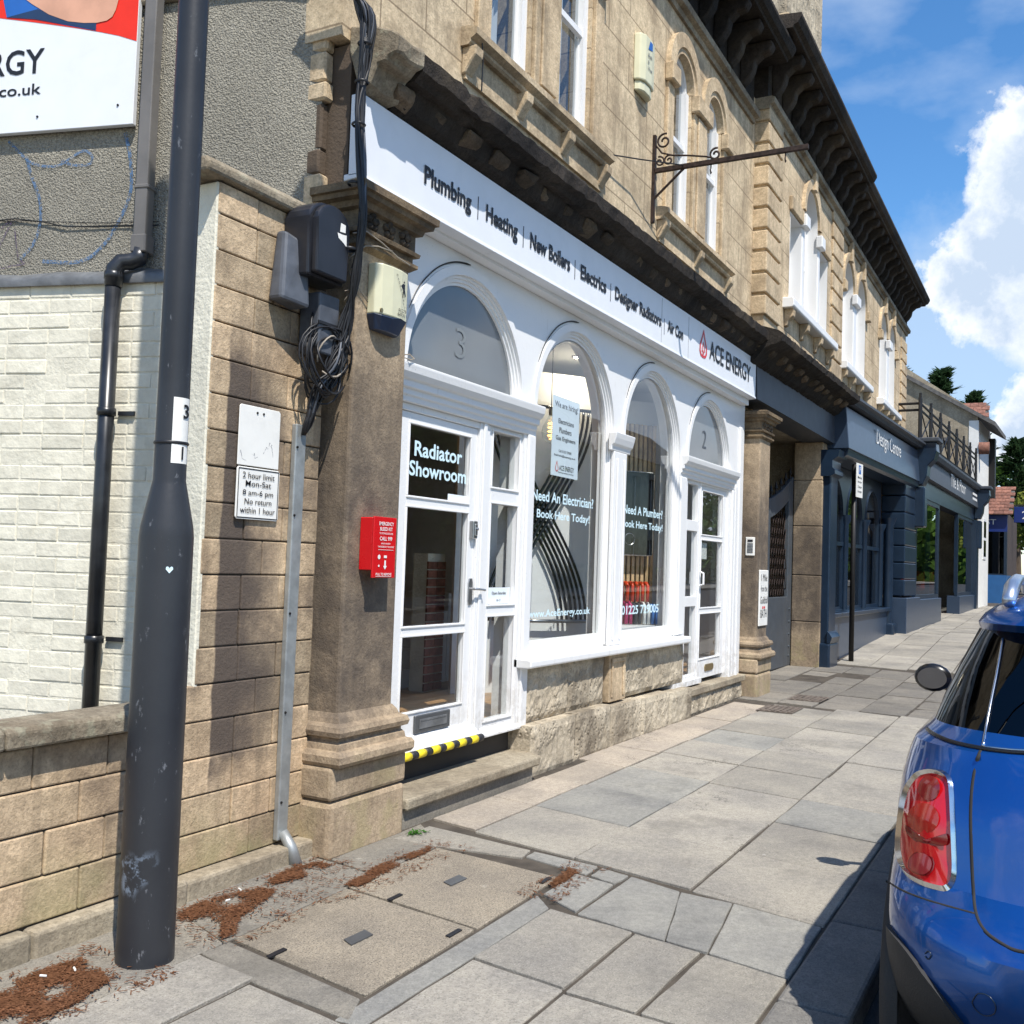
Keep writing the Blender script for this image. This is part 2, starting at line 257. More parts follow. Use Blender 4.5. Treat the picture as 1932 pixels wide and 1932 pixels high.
t = NT('fanlight_film'); MATS['fanlight_film'] = t.bsdf(t.mix(t.ramp(t.noise(.8, 3), .3, .7), (.12, .132, .142), (.165, .18, .19)), .06, 0, None, .6)
simple('film_digit', (.19, .205, .21), .25)
def spray(name, col, a):
    t = NT(name); al = t.math('MULTIPLY', t.ramp(t.noise(60, 4, .6), .35, .6), a); MATS[name] = t.bsdf(col, .9, alpha=al)
spray('spray_blue', (.08, .17, .32), .75); spray('spray_purple', (.09, .06, .12), .7); spray('pen', (.1, .11, .16), .7)
t = NT('car_paint'); fl = t.n('ShaderNodeTexVoronoi'); fl.inputs['Scale'].default_value = 2200; t.l(t.pos, fl.inputs['Vector']); c = t.mix(t.math('MULTIPLY', t.ramp(fl.outputs['Distance'], .2, .6), .35), (.003, .072, .32), (.008, .135, .47)); c = t.mix(t.math('MULTIPLY', t.ramp(t.noise(5, 7, .7), .5, .75), .12), c, (.25, .23, .2)); MATS['car_paint'] = t.bsdf(c, .32, .7, t.bump(t.noise(3.0, 2), .03, .02), .5, 1.0)
simple('mirror_dark', (.45, .46, .48), .05, 1.0); simple('cladding', (.035, .034, .033), .65, bump=.2, bscale=200); simple('trim_black', (.01, .01, .011), .25, spec=.5); simple('rail_silver', (.45, .50, .58), .3, .85)
t = NT('lamp_red'); MATS['lamp_red'] = t.bsdf((.62, .008, .012), .1, 0, None, .6, .8); t = NT('lamp_dark'); MATS['lamp_dark'] = t.bsdf((.22, .005, .007), .1, 0, None, .6, .8)
t = NT('lamp_amber'); MATS['lamp_amber'] = t.bsdf((.46, .02, .012), .12, 0, None, .6, .8); t = NT('lamp_clear'); MATS['lamp_clear'] = t.bsdf((.36, .028, .032), .12, .1, None, .6, .8)
t = NT('filament'); e = t.n('ShaderNodeEmission'); e.inputs[0].default_value = (1, .45, .08, 1); e.inputs[1].default_value = 9; t.l(e.outputs[0], t.out.inputs[0]); MATS['filament'] = t.m
t = NT('spot_lamp'); e = t.n('ShaderNodeEmission'); e.inputs[0].default_value = (1, .85, .62, 1); e.inputs[1].default_value = 260; t.l(e.outputs[0], t.out.inputs[0]); MATS['spot_lamp'] = t.m

# ------------------------------------------------------------------ mesh helpers
XF = [None]
class MB:
    def __init__(s): s.v = []; s.f = []
    def add(s, vs, fs):
        b = len(s.v); s.v += [Vector(p) for p in vs]; s.f += [tuple(i+b for i in f) for f in fs]; return s
    def box(s, x0, x1, y0, y1, z0, z1, j=0.):
        vs = [(x, y, z) for z in (z0, z1) for y in (y0, y1) for x in (x0, x1)]
        if j: vs = [(a+random.uniform(-j, j), b+random.uniform(-j, j), c+random.uniform(-j, j)) for a, b, c in vs]
        return s.add(vs, [(0, 2, 3, 1), (4, 5, 7, 6), (0, 1, 5, 4), (2, 6, 7, 3), (0, 4, 6, 2), (1, 3, 7, 5)])
    def hexa(s, bot, top):
        return s.add(list(bot)+list(top), [(3, 2, 1, 0), (4, 5, 6, 7), (0, 1, 5, 4), (1, 2, 6, 5), (2, 3, 7, 6), (3, 0, 4, 7)])
    def prism(s, pts, axis, a, b):                    # 2D outline pushed along an axis ('x': pts=(y,z), 'y': (x,z), 'z': (x,y))
        mk = {'x': lambda p, t: (t, p[0], p[1]), 'y': lambda p, t: (p[0], t, p[1]), 'z': lambda p, t: (p[0], p[1], t)}[axis]
        n = len(pts); vs = [mk(p, a) for p in pts]+[mk(p, b) for p in pts]
        return s.add(vs, [tuple(range(n))[::-1], tuple(range(n, 2*n))]+[(i, (i+1) % n, n+(i+1) % n, n+i) for i in range(n)])
    def tube(s, pts, r, seg=8, caps=True):
        pts = [Vector(p) for p in pts]; rings = []; n = None
        for i, p in enumerate(pts):
            d = (pts[min(i+1, len(pts)-1)]-pts[max(i-1, 0)]).normalized()
            if n is None: n = d.orthogonal().normalized()
            n = (n-d*n.dot(d)).normalized() if (n-d*n.dot(d)).length > 1e-6 else d.orthogonal().normalized()
            bn = d.cross(n); rr = r[i] if isinstance(r, (list, tuple)) else r
            rings.append([p+(n*math.cos(2*PI*k/seg)+bn*math.sin(2*PI*k/seg))*rr for k in range(seg)])
        vs = [q for R in rings for q in R]; fs = []
        for i in range(len(pts)-1):
            for k in range(seg): fs.append((i*seg+k, i*seg+(k+1) % seg, (i+1)*seg+(k+1) % seg, (i+1)*seg+k))
        if caps: fs += [tuple(range(seg))[::-1], tuple((len(pts)-1)*seg+k for k in range(seg))]
        return s.add(vs, fs)
    def lathe(s, prof, c, seg=24, axis='z'):
        vs = []; fs = []; n = len(prof)
        for k in range(seg):
            a = 2*PI*k/seg
            for r, h in prof:
                x, y = r*math.cos(a), r*math.sin(a)
                vs.append({'z': (c[0]+x, c[1]+y, c[2]+h), 'y': (c[0]+x, c[1]+h, c[2]+y), 'x': (c[0]+h, c[1]+x, c[2]+y)}[axis])
        for k in range(seg):
            for i in range(n-1): fs.append((k*n+i, ((k+1) % seg)*n+i, ((k+1) % seg)*n+i+1, k*n+i+1))
        return s.add(vs, fs)
    def ring(s, prof, cx, cz, a0=0, a1=PI, seg=36, down=None):       # profile (radius, y) swept round an arch, legs run down to z
        path = [(a0+(a1-a0)*k/seg, None) for k in range(seg+1)]
        if down is not None: path = [(0, down)]+path+[(PI, down)]
        n = len(prof); vs = []
        for a, z in path:
            for r, y in prof: vs.append((cx+r*math.cos(a), y, cz+r*math.sin(a) if z is None else z))
        return s.add(vs, [(i*n+k, (i+1)*n+k, (i+1)*n+k+1, i*n+k+1) for i in range(len(path)-1) for k in range(n-1)])
    def disc_arch(s, cx, cz, r, y, z0=None, seg=32):                 # flat half-round pane, with legs to z0
        pts = [(cx+r*math.cos(PI*k/seg), y, cz+r*math.sin(PI*k/seg)) for k in range(seg+1)]
        if z0 is not None: pts = [(cx+r, y, z0)]+pts+[(cx-r, y, z0)]
        return s.add(pts, [tuple(range(len(pts)))])
    def wall(s, x0, x1, z0, z1, y0, y1, ops, seg=28):                # wall slab in the xz plane with openings (xa,xb,za,zb,arched)
        xs = x0
        for xa, xb, za, zb, arch in sorted(ops):
            if xa > xs+1e-4: s.box(xs, xa, y0, y1, z0, z1)
            if za > z0+1e-4: s.box(xa, xb, y0, y1, z0, za)
            if arch:
                r = (xb-xa)/2; cx = (xa+xb)/2; pts = [(cx+r*math.cos(PI*k/seg), zb-r+r*math.sin(PI*k/seg)) for k in range(seg+1)]
                vs = []
                for px, pz in pts: vs += [(px, y0, pz), (px, y0, z1), (px, y1, pz), (px, y1, z1)]
                fs = []
                for k in range(seg):
                    a = 4*k; b = a+4; fs += [(a, b, b+1, a+1), (a+2, a+3, b+3, b+2), (a, a+2, b+2, b), (a+1, b+1, b+3, a+3)]
                s.add(vs, fs)
            elif zb < z1-1e-4: s.box(xa, xb, y0, y1, zb, z1)
            xs = xb
        if xs < x1-1e-4: s.box(xs, x1, y0, y1, z0, z1)
        return s
    def build(s, name, mat, parent=None, smooth=False, bevel=0., seg=1, loc=None):
        me = bpy.data.meshes.new(name)
        vs = [XF[0] @ p for p in s.v] if XF[0] else s.v
        me.from_pydata([tuple(p) for p in vs], [], s.f); me.materials.append(MATS[mat])
        bm = bmesh.new(); bm.from_mesh(me); lo = [v for v in bm.verts if not v.link_faces]; bmesh.ops.delete(bm, geom=lo, context='VERTS') if lo else None; bmesh.ops.recalc_face_normals(bm, faces=bm.faces); bm.to_mesh(me); bm.free()
        if smooth: me.polygons.foreach_set('use_smooth', [True]*len(me.polygons))
        return link(name, me, parent, bevel, seg)
def link(name, me, parent=None, bevel=0., seg=1):
    o = bpy.data.objects.new(name, me); COL.objects.link(o)
    if parent: o.parent = parent; o.location = -wloc(parent)
    if bevel:
        b = o.modifiers.new('bevel', 'BEVEL'); b.width = bevel; b.segments = seg; b.limit_method = 'ANGLE'; b.angle_limit = math.radians(40)
    return o
def wloc(p):
    v = p.location.copy()
    while p.parent: p = p.parent; v += p.location
    return v
def smoothang(o, deg=35):
    me = o.data; me.polygons.foreach_set('use_smooth', [True]*len(me.polygons))
    try: me.set_sharp_from_angle(angle=math.radians(deg))
    except Exception: pass
    return o
def tag(o, label, cat=None, group=None, kind=None):
    if label: o['label'] = label
    if cat: o['category'] = cat
    if group: o['group'] = group
    if kind: o['kind'] = kind
    return o
def thing(name, label, cat, loc, group=None):
    o = bpy.data.objects.new(name, None); o.empty_display_size = .1; COL.objects.link(o)
    o.location = XF[0] @ Vector(loc) if XF[0] else loc
    return tag(o, label, cat, group)
def struct(o): o['kind'] = 'structure'; return o
def box(name, mat, parent, x0, x1, y0, y1, z0, z1, bevel=0., seg=1, j=0.): return MB().box(x0, x1, y0, y1, z0, z1, j).build(name, mat, parent, False, bevel, seg)
TXT = {}
def text(body, mat, parent, org, u, v, w=None, h=None, bold=0., name='lettering', depth=.002, center=False, cap=None, shear=0.):
    """flat lettering: org = lower left corner, u/v = unit directions; w = total width, h = total height (or cap = font size)"""
    cu = bpy.data.curves.new('t', 'FONT'); cu.body = body; cu.size = 1; cu.offset = bold; cu.resolution_u = 3; cu.shear = shear; cu.space_line = .95
    if center: cu.align_x = 'CENTER'
    ob = bpy.data.objects.new('t', cu); COL.objects.link(ob)
    dg = bpy.context.evaluated_depsgraph_get(); me = bpy.data.meshes.new_from_object(ob.evaluated_get(dg))
    bpy.data.objects.remove(ob); bpy.data.curves.remove(cu)
    vs = [p.co.copy() for p in me.vertices]; fs = [tuple(p.vertices) for p in me.polygons]; bpy.data.meshes.remove(me)
    x0 = min(p.x for p in vs); x1 = max(p.x for p in vs); y0 = min(p.y for p in vs); y1 = max(p.y for p in vs)
    sy = (h/(y1-y0)) if h else cap
    sx = (w/(x1-x0)) if w else sy
    if not sy: sy = sx
    org = Vector(org); u = Vector(u); v = Vector(v); n = u.cross(v)
    m = MB(); m.add([org+u*((p.x-x0)*sx)+v*((p.y-y0)*sy)+n*depth for p in vs], fs)
    return m.build(name, mat, parent)
UX, UZ = (1, 0, 0), (0, 0, 1)
def copy_tree(o, parent=None, loc=None):
    c = o.copy(); COL.objects.link(c); c.parent = parent
    if loc is not None: c.location = loc
    for ch in list(o.children): copy_tree(ch, c)
    return c

# ------------------------------------------------------------------ ground, road, pavement
def gz(X):
    pts = [(-50, 0), (14.5, 0), (18, .06), (23, .33), (36, .58), (80, 1.0), (400, 3.0)]
    for (a, b), (c, d) in zip(pts, pts[1:]):
        if X <= c: return b+(d-b)*(X-a)/(c-a)
    return pts[-1][1]
XS = [-40, 0, 2, 8, 14.5, 16, 18, 20, 23, 28, 36, 50, 80, 400]
def strip(name, mat, y0, y1, dz):
    m = MB(); n = len(XS); m.add([(x, y, gz(x)+dz) for x in XS for y in (y0, y1)], [(2*i, 2*i+2, 2*i+3, 2*i+1) for i in range(n-1)]); return struct(m.build(name, mat))
strip('ground', 'concrete', -300, 300, -.13)
road = strip('road', 'asphalt', -10.5, -2.66, -.09)
pave = strip('pavement', 'joint_dirt', -2.40, .9, -.012)
strip('far_pavement', 'concrete', -13.5, -10.6, .0)
# kerb stones, each its own piece
kb = strip('kerb', 'joint_dirt', -2.66, -2.39, -.03)
x = .2
while x < 40:
    L = random.uniform(.8, 1.15); z = gz(x+L/2)
    b = MB(); g = .006
    b.hexa([(x+g, -2.665, z-.12), (x+L-g, -2.665, z-.12), (x+L-g, -2.392, z-.12), (x+g, -2.392, z-.12)], [(x+g, -2.655, z+.0), (x+L-g, -2.655, z+.0), (x+L-g, -2.392, z+.004), (x+g, -2.392, z+.004)])
    b.build('kerb_stone', 'kerbstone', kb, bevel=.015, seg=2); x += L
FLAGN = 0
def flag(pts, mat='flag', dz=0., gap=.0056, par=None, name='flagstone', th=.045):
    """a slab with the four ground corners given, counter-clockwise"""
    global FLAGN; FLAGN += 1
    c = Vector((sum(p[0] for p in pts)/len(pts), sum(p[1] for p in pts)/len(pts))); top = []; tl = (random.uniform(-.004, .004), random.uniform(-.004, .004))
    q = []
    n = len(pts)
    for i, p in enumerate(pts):
        p = Vector(p); a = (Vector(pts[i-1])-p).normalized(); b = (Vector(pts[(i+1) % n])-p).normalized(); q.append(p+(a+b)*gap+Vector((random.uniform(-.003, .003), random.uniform(-.003, .003))))
    zz = lambda p: gz(p.x)+dz+tl[0]*(p.x-c.x)+tl[1]*(p.y-c.y)
    # split the sides so that edges wander a little
    e = []
    for i in range(n):
        a, b = q[i], q[(i+1) % n]; nn = Vector((-(b-a).y, (b-a).x)).normalized()
        for k in range(4): e.append(a+(b-a)*(k/4)+(nn*random.uniform(-.0035, .0035) if k else Vector((0, 0))))
    N = len(e); b = MB(); vs = [(p.x, p.y, zz(p)-th) for p in e]+[(p.x, p.y, zz(p)) for p in e]
    b.add(vs, [tuple(range(N, 2*N))]+[(i, (i+1) % N, N+(i+1) % N, N+i) for i in range(N)])
    return b.build(name, mat, par or pave, bevel=.004)
SK = .21
def sq(x0, x1, y0, y1, yr=-.33): return [(x0+(y1-yr)*SK, y1), (x1+(y1-yr)*SK, y1), (x1+(y0-yr)*SK, y0), (x0+(y0-yr)*SK, y0)]
def rows():
    j = lambda: random.uniform(-.004, .006)
    # narrow row against the wall
    xs = [5.2, 5.93, 6.7, 7.48, 8.23, 9.0, 9.78, 10.4, 11.1, 11.9]
    for a, b in zip(xs, xs[1:]): flag(sq(a, b, -.325, .12 if a > 6.8 else .02), 'flag_pink', j())
    xs = [5.17, 5.94, 6.71, 7.55, 8.3, 9.06, 9.85, 10.6, 11.35, 12.1]
    for k, (a, b) in enumerate(zip(xs, xs[1:])): flag(sq(a, b, -1.03, -.33), 'flag_grey' if k in (1, 2, 5) else 'flag', j())
    xs = [5.17, 5.93, 6.68, 7.5, 8.3, 9.1, 9.9, 10.7, 11.5, 12.3]
    for a, b in zip(xs, xs[1:]): flag(sq(a, b, -1.72, -1.03), 'flag', j())
    xs = [4.45, 5.15, 5.98, 6.75, 7.5, 8.35, 9.15, 9.95, 10.7, 11.5, 12.4]
    for k, (a, b) in enumerate(zip(xs, xs[1:])):
        if k == 0: continue
        flag(sq(a, b, -2.385, -1.725), 'flag_grey' if k in (3,) else 'flag', j())
    # around the covers
    flag([(4.78, -.03), (5.13, -.05), (5.02, -.78), (4.87, -.8), (4.80, -.33)], 'flag', 0)
    flag([(4.90, -.8), (5.02, -.79), (4.97, -1.2), (4.80, -1.2)], 'flag_grey', -.002)
    flag([(4.80, -1.22), (4.95, -1.22), (4.91, -1.39), (4.74, -1.38)], 'flag_grey', 0)
    flag([(4.40, -1.15), (4.78, -1.14), (4.73, -1.385), (4.26, -1.39)], 'flag_grey', .001)
    # cracked grey slab in three pieces
    flag([(4.25, -1.40), (4.9, -1.40), (4.81, -1.69), (4.155, -1.85)], 'flag_grey', 0, .003)
    flag([(4.81, -1.69), (4.79, -1.95), (4.125, -2.04), (4.155, -1.85)], 'flag_grey', .001, .003)
    flag([(4.79, -1.95), (4.70, -2.38), (4.05, -2.385), (4.125, -2.04)], 'flag_grey', -.001, .003)
    flag([(4.92, -1.74), (5.52, -1.73), (5.40, -2.385), (4.72, -2.385)], 'flag', .001)
    # front rows
    xs = [2.2, 2.86, 3.56, 4.24]
    for a, b in zip(xs, xs[1:]): flag([(a, -1.27), (b, -1.27), (b-.07, -1.70), (a-.07, -1.70)], 'flag', j())
    flag([(1.4, -1.71), (2.45, -1.71), (2.4, -2.385), (1.3, -2.385)], 'flag', 0); flag([(2.46, -1.71), (3.45, -1.71), (3.4, -2.385), (2.41, -2.385)], 'flag', 0)
    flag([(3.46, -1.71), (4.16, -1.71), (4.11, -2.02), (3.44, -2.0)], 'flag', .001); flag([(3.44, -2.01), (4.11, -2.03), (4.04, -2.385), (3.41, -2.385)], 'flag', 0)
    flag([(1.2, -.40), (2.3, -.39), (2.22, -.72), (1.1, -.72)], 'flag', 0)
    flag([(2.31, -.385), (3.0, -.38), (2.95, -.71), (2.25, -.71)], 'flag', .003); flag([(2.25, -.72), (2.9, -.72), (2.82, -1.22), (2.2, -1.24)], 'flag', 0)
    flag([(1.1, -.73), (2.24, -.73), (2.19, -1.25), (1.0, -1.25)], 'flag', 0); flag([(.8, -1.26), (2.19, -1.26), (2.1, -1.70), (.7, -1.70)], 'flag', 0)
    # rough concrete surround of the covers
    s = lambda pts, m='concrete': flag(pts, m, -.003, .002, name='concrete_strip')
    s([(3.02, -.36), (3.17, -.37), (3.02, -1.13), (2.86, -1.2), (2.92, -.73)]); s([(2.84, -1.15), (4.38, -1.14), (4.25, -1.265), (2.86, -1.265)], 'flag_grey')
    # unswept concrete margin at the foot of the walls
    s([(1.0, .16), (2.1, .16), (2.2, -.38), (1.0, -.39)]); s([(2.1, .16), (3.35, .17), (3.15, -.36), (2.2, -.38)]); s([(3.35, .18), (4.28, .18), (4.2, -.34), (3.15, -.36)]); s([(4.28, .0), (5.15, .02), (4.85, -.31), (4.2, -.33)])
    # worn setts of the carriage crossing in front of the gate
    y = -2.385
    for r_ in range(5):
        x = 12.35+(-y-.4)*-.1; h = [.62, .5, .52, .42, .5][r_]
        while x < 17.3:
            L = random.uniform(.55, 1.05); b = min(x+L, 17.5); flag([(x-.02, y+h), (b-.02, y+h), (b-.1, y), (x-.1, y)], 'sett', random.uniform(-.015, .005), .009); x = b+.002
        y += h+.002
    x = 13.3
    while x < 16.8:
        b = x+random.uniform(.5, .8); flag([(x, .8), (b, .8), (b, .19), (x, .19)], 'sett', random.uniform(-.01, .004), .009); x = b+.002
    # beyond the crossing
    for y0, y1, ph in ((-2.385, -1.75, 0), (-1.745, -1.1, .35), (-1.095, -.5, .1), (-.495, .06, .5)):
        x = 17.55+ph*.3
        while x < 38:
            b = x+random.uniform(.7, .95); flag([(x, y1), (b, y1), (b-.1, y0), (x-.1, y0)], 'flag', j()); x = b
rows()
# inspection covers with concrete infill
for pts, hd in (([(3.185, -.365), (3.955, -.35), (3.825, -1.13), (3.04, -1.135)], (3.475, -.78)), ([(3.97, -.345), (4.77, -.335), (4.68, -1.11), (3.84, -1.13)], (4.335, -.715))):
    cv = thing('inspection_cover', 'square concrete filled inspection cover, '+('its far edge against the narrow slabs by the step' if hd[0] > 4 else 'the one of the pair beside the lamp post'), 'manhole cover', (sum(p[0] for p in pts)/4, sum(p[1] for p in pts)/4, 0), 'inspection covers in the pavement')
    f_ = flag(pts, 'cover_concrete', .0, .006, cv, 'cover_slab'); h = hd
    m = MB(); m.hexa([(h[0]-.09, h[1]-.03, .001), (h[0]+.05, h[1]-.035, .001), (h[0]+.075, h[1]+.025, .001), (h[0]-.06, h[1]+.03, .001)], [(h[0]-.09, h[1]-.03, .006), (h[0]+.05, h[1]-.035, .006), (h[0]+.075, h[1]+.025, .006), (h[0]-.06, h[1]+.03, .006)]); m.build('lifting_plate', 'letterplate', cv)
    for kx, ky in ((pts[3][0]+.12, -.62), (pts[2][0]-.1, -1.08)):
        m = MB(); m.hexa([(kx-.05, ky-.012, .002), (kx+.05, ky-.012, .002), (kx+.055, ky+.012, .002), (kx-.045, ky+.012, .002)], [(kx-.05, ky-.012, .006), (kx+.05, ky-.012, .006), (kx+.055, ky+.012, .006), (kx-.045, ky+.012, .006)]); m.build('key_slot', 'ink', cv)
# drain gratings in the crossing
for i, (gx, gy) in enumerate(((11.66, -.5), (12.9, -.55))):
    g_ = thing('drain_grating', ('dark iron drain grating between flagstones, nearer the second door' if i == 0 else 'dark iron grating among the worn setts before the gate'), 'grating', (gx, gy, .006))
    box('frame', 'rust', g_, gx-.28, gx+.28, gy-.2, gy+.2, .006, .010)
    for k in range(6): box('bar', 'rust', g_, gx-.25, gx+.25, gy-.17+k*.06, gy-.14+k*.06, .011, .017)

# ------------------------------------------------------------------ corner building with the white shopfront
def zslope(m, k, x0):
    for p in m.v: p.z += k*(p.x-x0)
    return m
def frame(m, x0, x1, z0, z1, y0, y1, xa, xb, panes):
    m.box(x0, xa, y0, y1, z0, z1); m.box(xb, x1, y0, y1, z0, z1); z = z0
    for za, zb in panes: m.box(xa, xb, y0, y1, z, za); z = zb
    m.box(xa, xb, y0, y1, z, z1); return m
def beads(m, xa, xb, za, zb, y, w=.014, d=.012):           # glazing beads round a pane, a little behind the frame's face
    m.box(xa, xb, y, y+d, za, za+w); m.box(xa, xb, y, y+d, zb-w, zb); m.box(xa, xa+w, y+.001, y+d-.001, za+w, zb-w); m.box(xb-w, xb, y+.001, y+d-.001, za+w, zb-w)
B1 = thing('stone_building', 'ochre stone corner building over a white arched shopfront, with sooty cornice and roughcast flank', 'building', (8.4, .3, 0))
W = .22; UW = .15
ARC = (5.835, 7.575, 9.345, 11.13); AR = .69; SPR = 2.69; WR = AR+.064
A_OP = [(5.82, 6.40), (6.87, 7.45)]; B_OP = [(9.42, 9.99), (10.48, 11.03)]
m = MB(); m.wall(4.26, 12.46, 4.36, 7.45, UW, .5, [(a, b, 4.99, 6.74, True) for a, b in A_OP+B_OP]); m.build('upper_wall', 'stone_upper', B1)
# surrounds of the paired windows: pilaster strips, imposts, arch mouldings, sills on little brackets
for pair in (A_OP, B_OP):
    (a0, a1), (b0, b1) = pair
    for x0, x1 in ((a0-.20, a0-.03), (a1+.03, b0-.03), (b1+.03, b1+.20)):
        box('window_strip', 'stone_trim', B1, x0, x1, UW-.035, UW+.002, 4.99, 6.28, .006)
        if x1-x0 > .3: box('window_strip_bead', 'stone_trim', B1, x0+.08, x1-.08, UW-.055, UW-.034, 5.05, 6.26, .006)
        box('impost_block', 'stone_trim', B1, x0-.03, x1+.03, UW-.09, UW+.003, 6.28, 6.46, .012)
    for x0, x1 in pair:
        c = (x0+x1)/2; m = MB(); r = (x1-x0)/2
        m.ring([(r, UW+.1), (r, UW-.03), (r+.05, UW-.03), (r+.06, UW-.05), (r+.2, UW-.05), (r+.2, UW)], c, 6.74-r, 0, PI); m.build('arch_moulding', 'stone_trim', B1)
        wn_ = MB(); f0 = UW+.05
        frame(wn_, x0, x1, 4.99, 6.90, f0, f0+.05, x0+.055, x1-.055, [(5.06, 5.80)]) if False else None
        wn_.box(x0, x0+.05, f0-.02, f0+.06, 4.99, 6.46); wn_.box(x1-.075, x1, f0-.02, f0+.06, 4.99, 6.46); wn_.box(x0+.05, x1-.05, f0, f0+.06, 4.99, 5.07)
        wn_.box(x0+.05, x1-.05, f0-.01, f0+.03, 5.84, 5.89); wn_.ring([(r, f0), (r-.05, f0), (r-.05, f0+.06)], c, 6.74-r, 0, PI)
        wn_.box(x0+.05, x0+.085, f0+.02, f0+.05, 5.07, 5.84); wn_.box(x1-.085, x1-.05, f0+.02, f0+.05, 5.07, 5.84)
        wo_ = wn_.build('sash_window', 'white_paint', B1)
        p = MB(); p.disc_arch(c, 6.74-r, r-.045, f0+.035, 5.07); p.build('pane', 'glass_sash', wo_)
        cu = MB()                                          # pale curtain folds behind the glass
        n = 15; vs = []; 
        for k in range(n+1):
            xx = x0+.06+(x1-x0-.12)*k/n*.62 + (x1-x0)*.18; yy = f0+.16+.02*math.sin(k*2.1); vs += [(xx, yy, 4.99), (xx, yy, 6.7)]
        cu.add(vs, [(2*k, 2*k+2, 2*k+3, 2*k+1) for k in range(n)]); cu.build('curtain', 'room_white', wo_, True)
    s0, s1 = a0-.36, b1+.30
    m = MB(); m.prism([(UW+.06, 4.985), (UW+.06, 4.86), (UW-.06, 4.86), (UW-.075, 4.875), (UW-.075, 4.895), (UW-.12, 4.92), (UW-.12, 4.965), (UW-.05, 4.985)], 'x', s0, s1); m.build('window_sill', 'stone_trim', B1)
    for k in range(4 if pair is A_OP else 3):
        x = s0+.07+(s1-s0-.14)*k/(3 if pair is A_OP else 2); m = MB(); m.prism([(UW, 4.86), (UW, 4.68), (UW-.03, 4.69), (UW-.06, 4.74), (UW-.105, 4.80), (UW-.11, 4.86)], 'x', x-.05, x+.05); m.build('sill_bracket', 'stone_trim', B1, bevel=.008)
    box('sill_apron', 'stone_trim', B1, s0+.04, s1-.04, UW-.025, UW, 4.66, 4.86)
# room shells behind the upper windows and the shop
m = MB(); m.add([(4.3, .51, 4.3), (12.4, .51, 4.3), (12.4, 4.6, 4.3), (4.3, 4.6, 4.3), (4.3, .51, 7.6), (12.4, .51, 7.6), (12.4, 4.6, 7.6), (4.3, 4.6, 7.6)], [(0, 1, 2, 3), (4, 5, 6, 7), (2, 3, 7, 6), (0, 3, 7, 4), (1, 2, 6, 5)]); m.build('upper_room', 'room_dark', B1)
m = MB(); m.prism([(UW, 4.44), (UW, 4.30), (.07, 4.05), (.0, 4.09), (-.05, 4.19), (-.10, 4.20), (-.125, 4.225), (-.165, 4.24), (-.175, 4.33), (-.14, 4.36), (-.02, 4.405)], 'x', 4.34, 12.42)
def ragged(prof, x0, x1, n, amp, seed):                   # moulding swept along x with chipped, uneven edges
    rr = random.Random(seed); m = MB(); q = len(prof); vs = []
    for i in range(n+1):
        x = x0+(x1-x0)*i/n; big = rr.random() < .12
        for y, z in prof:
            a = amp*(2.2 if big else 1) if y < .1 else 0; vs.append((x, y+rr.uniform(-.3, 1)*a, z+rr.uniform(-1, 1)*a*.7))
    m.add(vs, [(i*q+k, (i+1)*q+k, (i+1)*q+(k+1) % q, i*q+(k+1) % q) for i in range(n) for k in range(q)]+[tuple(range(q)), tuple(n*q+k for k in range(q))]); return m
CPROF = [(UW, 4.44), (UW, 4.30), (.07, 4.05), (.0, 4.09), (-.05, 4.19), (-.10, 4.20), (-.125, 4.225), (-.165, 4.24), (-.175, 4.33), (-.14, 4.36), (-.02, 4.405)]
m = ragged(CPROF, 4.60, 12.42, 106, .010, 4); ragged(CPROF, 4.33, 4.595, 4, .012, 8).build('cornice_end_stone', 'stone_coping', B1, bevel=.01)
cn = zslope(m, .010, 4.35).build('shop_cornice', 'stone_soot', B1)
random.seed(21)
x = 4.62
while x < 12.2:                                            # worn modillions under the cornice, some crumbled away
    if random.random() < .82:
        d = random.uniform(.6, 1.0); hh = random.uniform(.05, .085); b = MB(); b.prism([(.05, 4.16), (.05, 4.16-hh), (.05-.11*d, 4.185-hh*.6), (.05-.125*d, 4.20), (.02, 4.21)], 'x', x-.1*d, x+.1*d)
        for p in b.v: p.x += random.uniform(-.025, .025); p.z += random.uniform(-.03, .008); p.y += random.uniform(-.03, .01)
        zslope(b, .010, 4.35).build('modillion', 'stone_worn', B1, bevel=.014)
    x += .36
# shopfront: white wall with four arches
m = MB(); m.wall(4.78, 12.52, 2.69, 3.70, W, .42, [(c-WR, c+WR, 2.69, SPR+WR, True) for c in ARC]); m.build('shopfront_wall', 'white_paint', B1)
for x0, x1, z0 in ((4.80, 5.02, .33), (6.66, 6.821, .33), (8.33, 8.59, .80), (10.10, 10.40, .30), (11.93, 12.52, .26)):
    box('shopfront_post', 'white_paint', B1, x0, x1, W, .42, z0, 2.69)
for i, c in enumerate(ARC):
    m = MB(); m.ring([(AR, .33), (AR, .258), (AR+.022, .258), (AR+.022, .243), (AR+.044, .243), (AR+.044, .228), (AR+.064, .228), (AR+.064, .205), (AR+.125, .205), (AR+.125, .222)], c, SPR, 0, PI, 44, 2.68 if i in (0, 3) else .86)
    o = m.build('archivolt', 'white_paint', B1); smoothang(o, 30)
    m = MB(); a0 = 1.62; m.tube([(c+(AR+.146)*math.cos(a0+1.05*k/18), .212+.002*math.sin(k), SPR+(AR+.146)*math.sin(a0+1.05*k/18)) for k in range(19)], [.003]+[.0065-.0002*k for k in range(17)]+[.0015], 6); m.build('loose_cable', 'cable', B1)
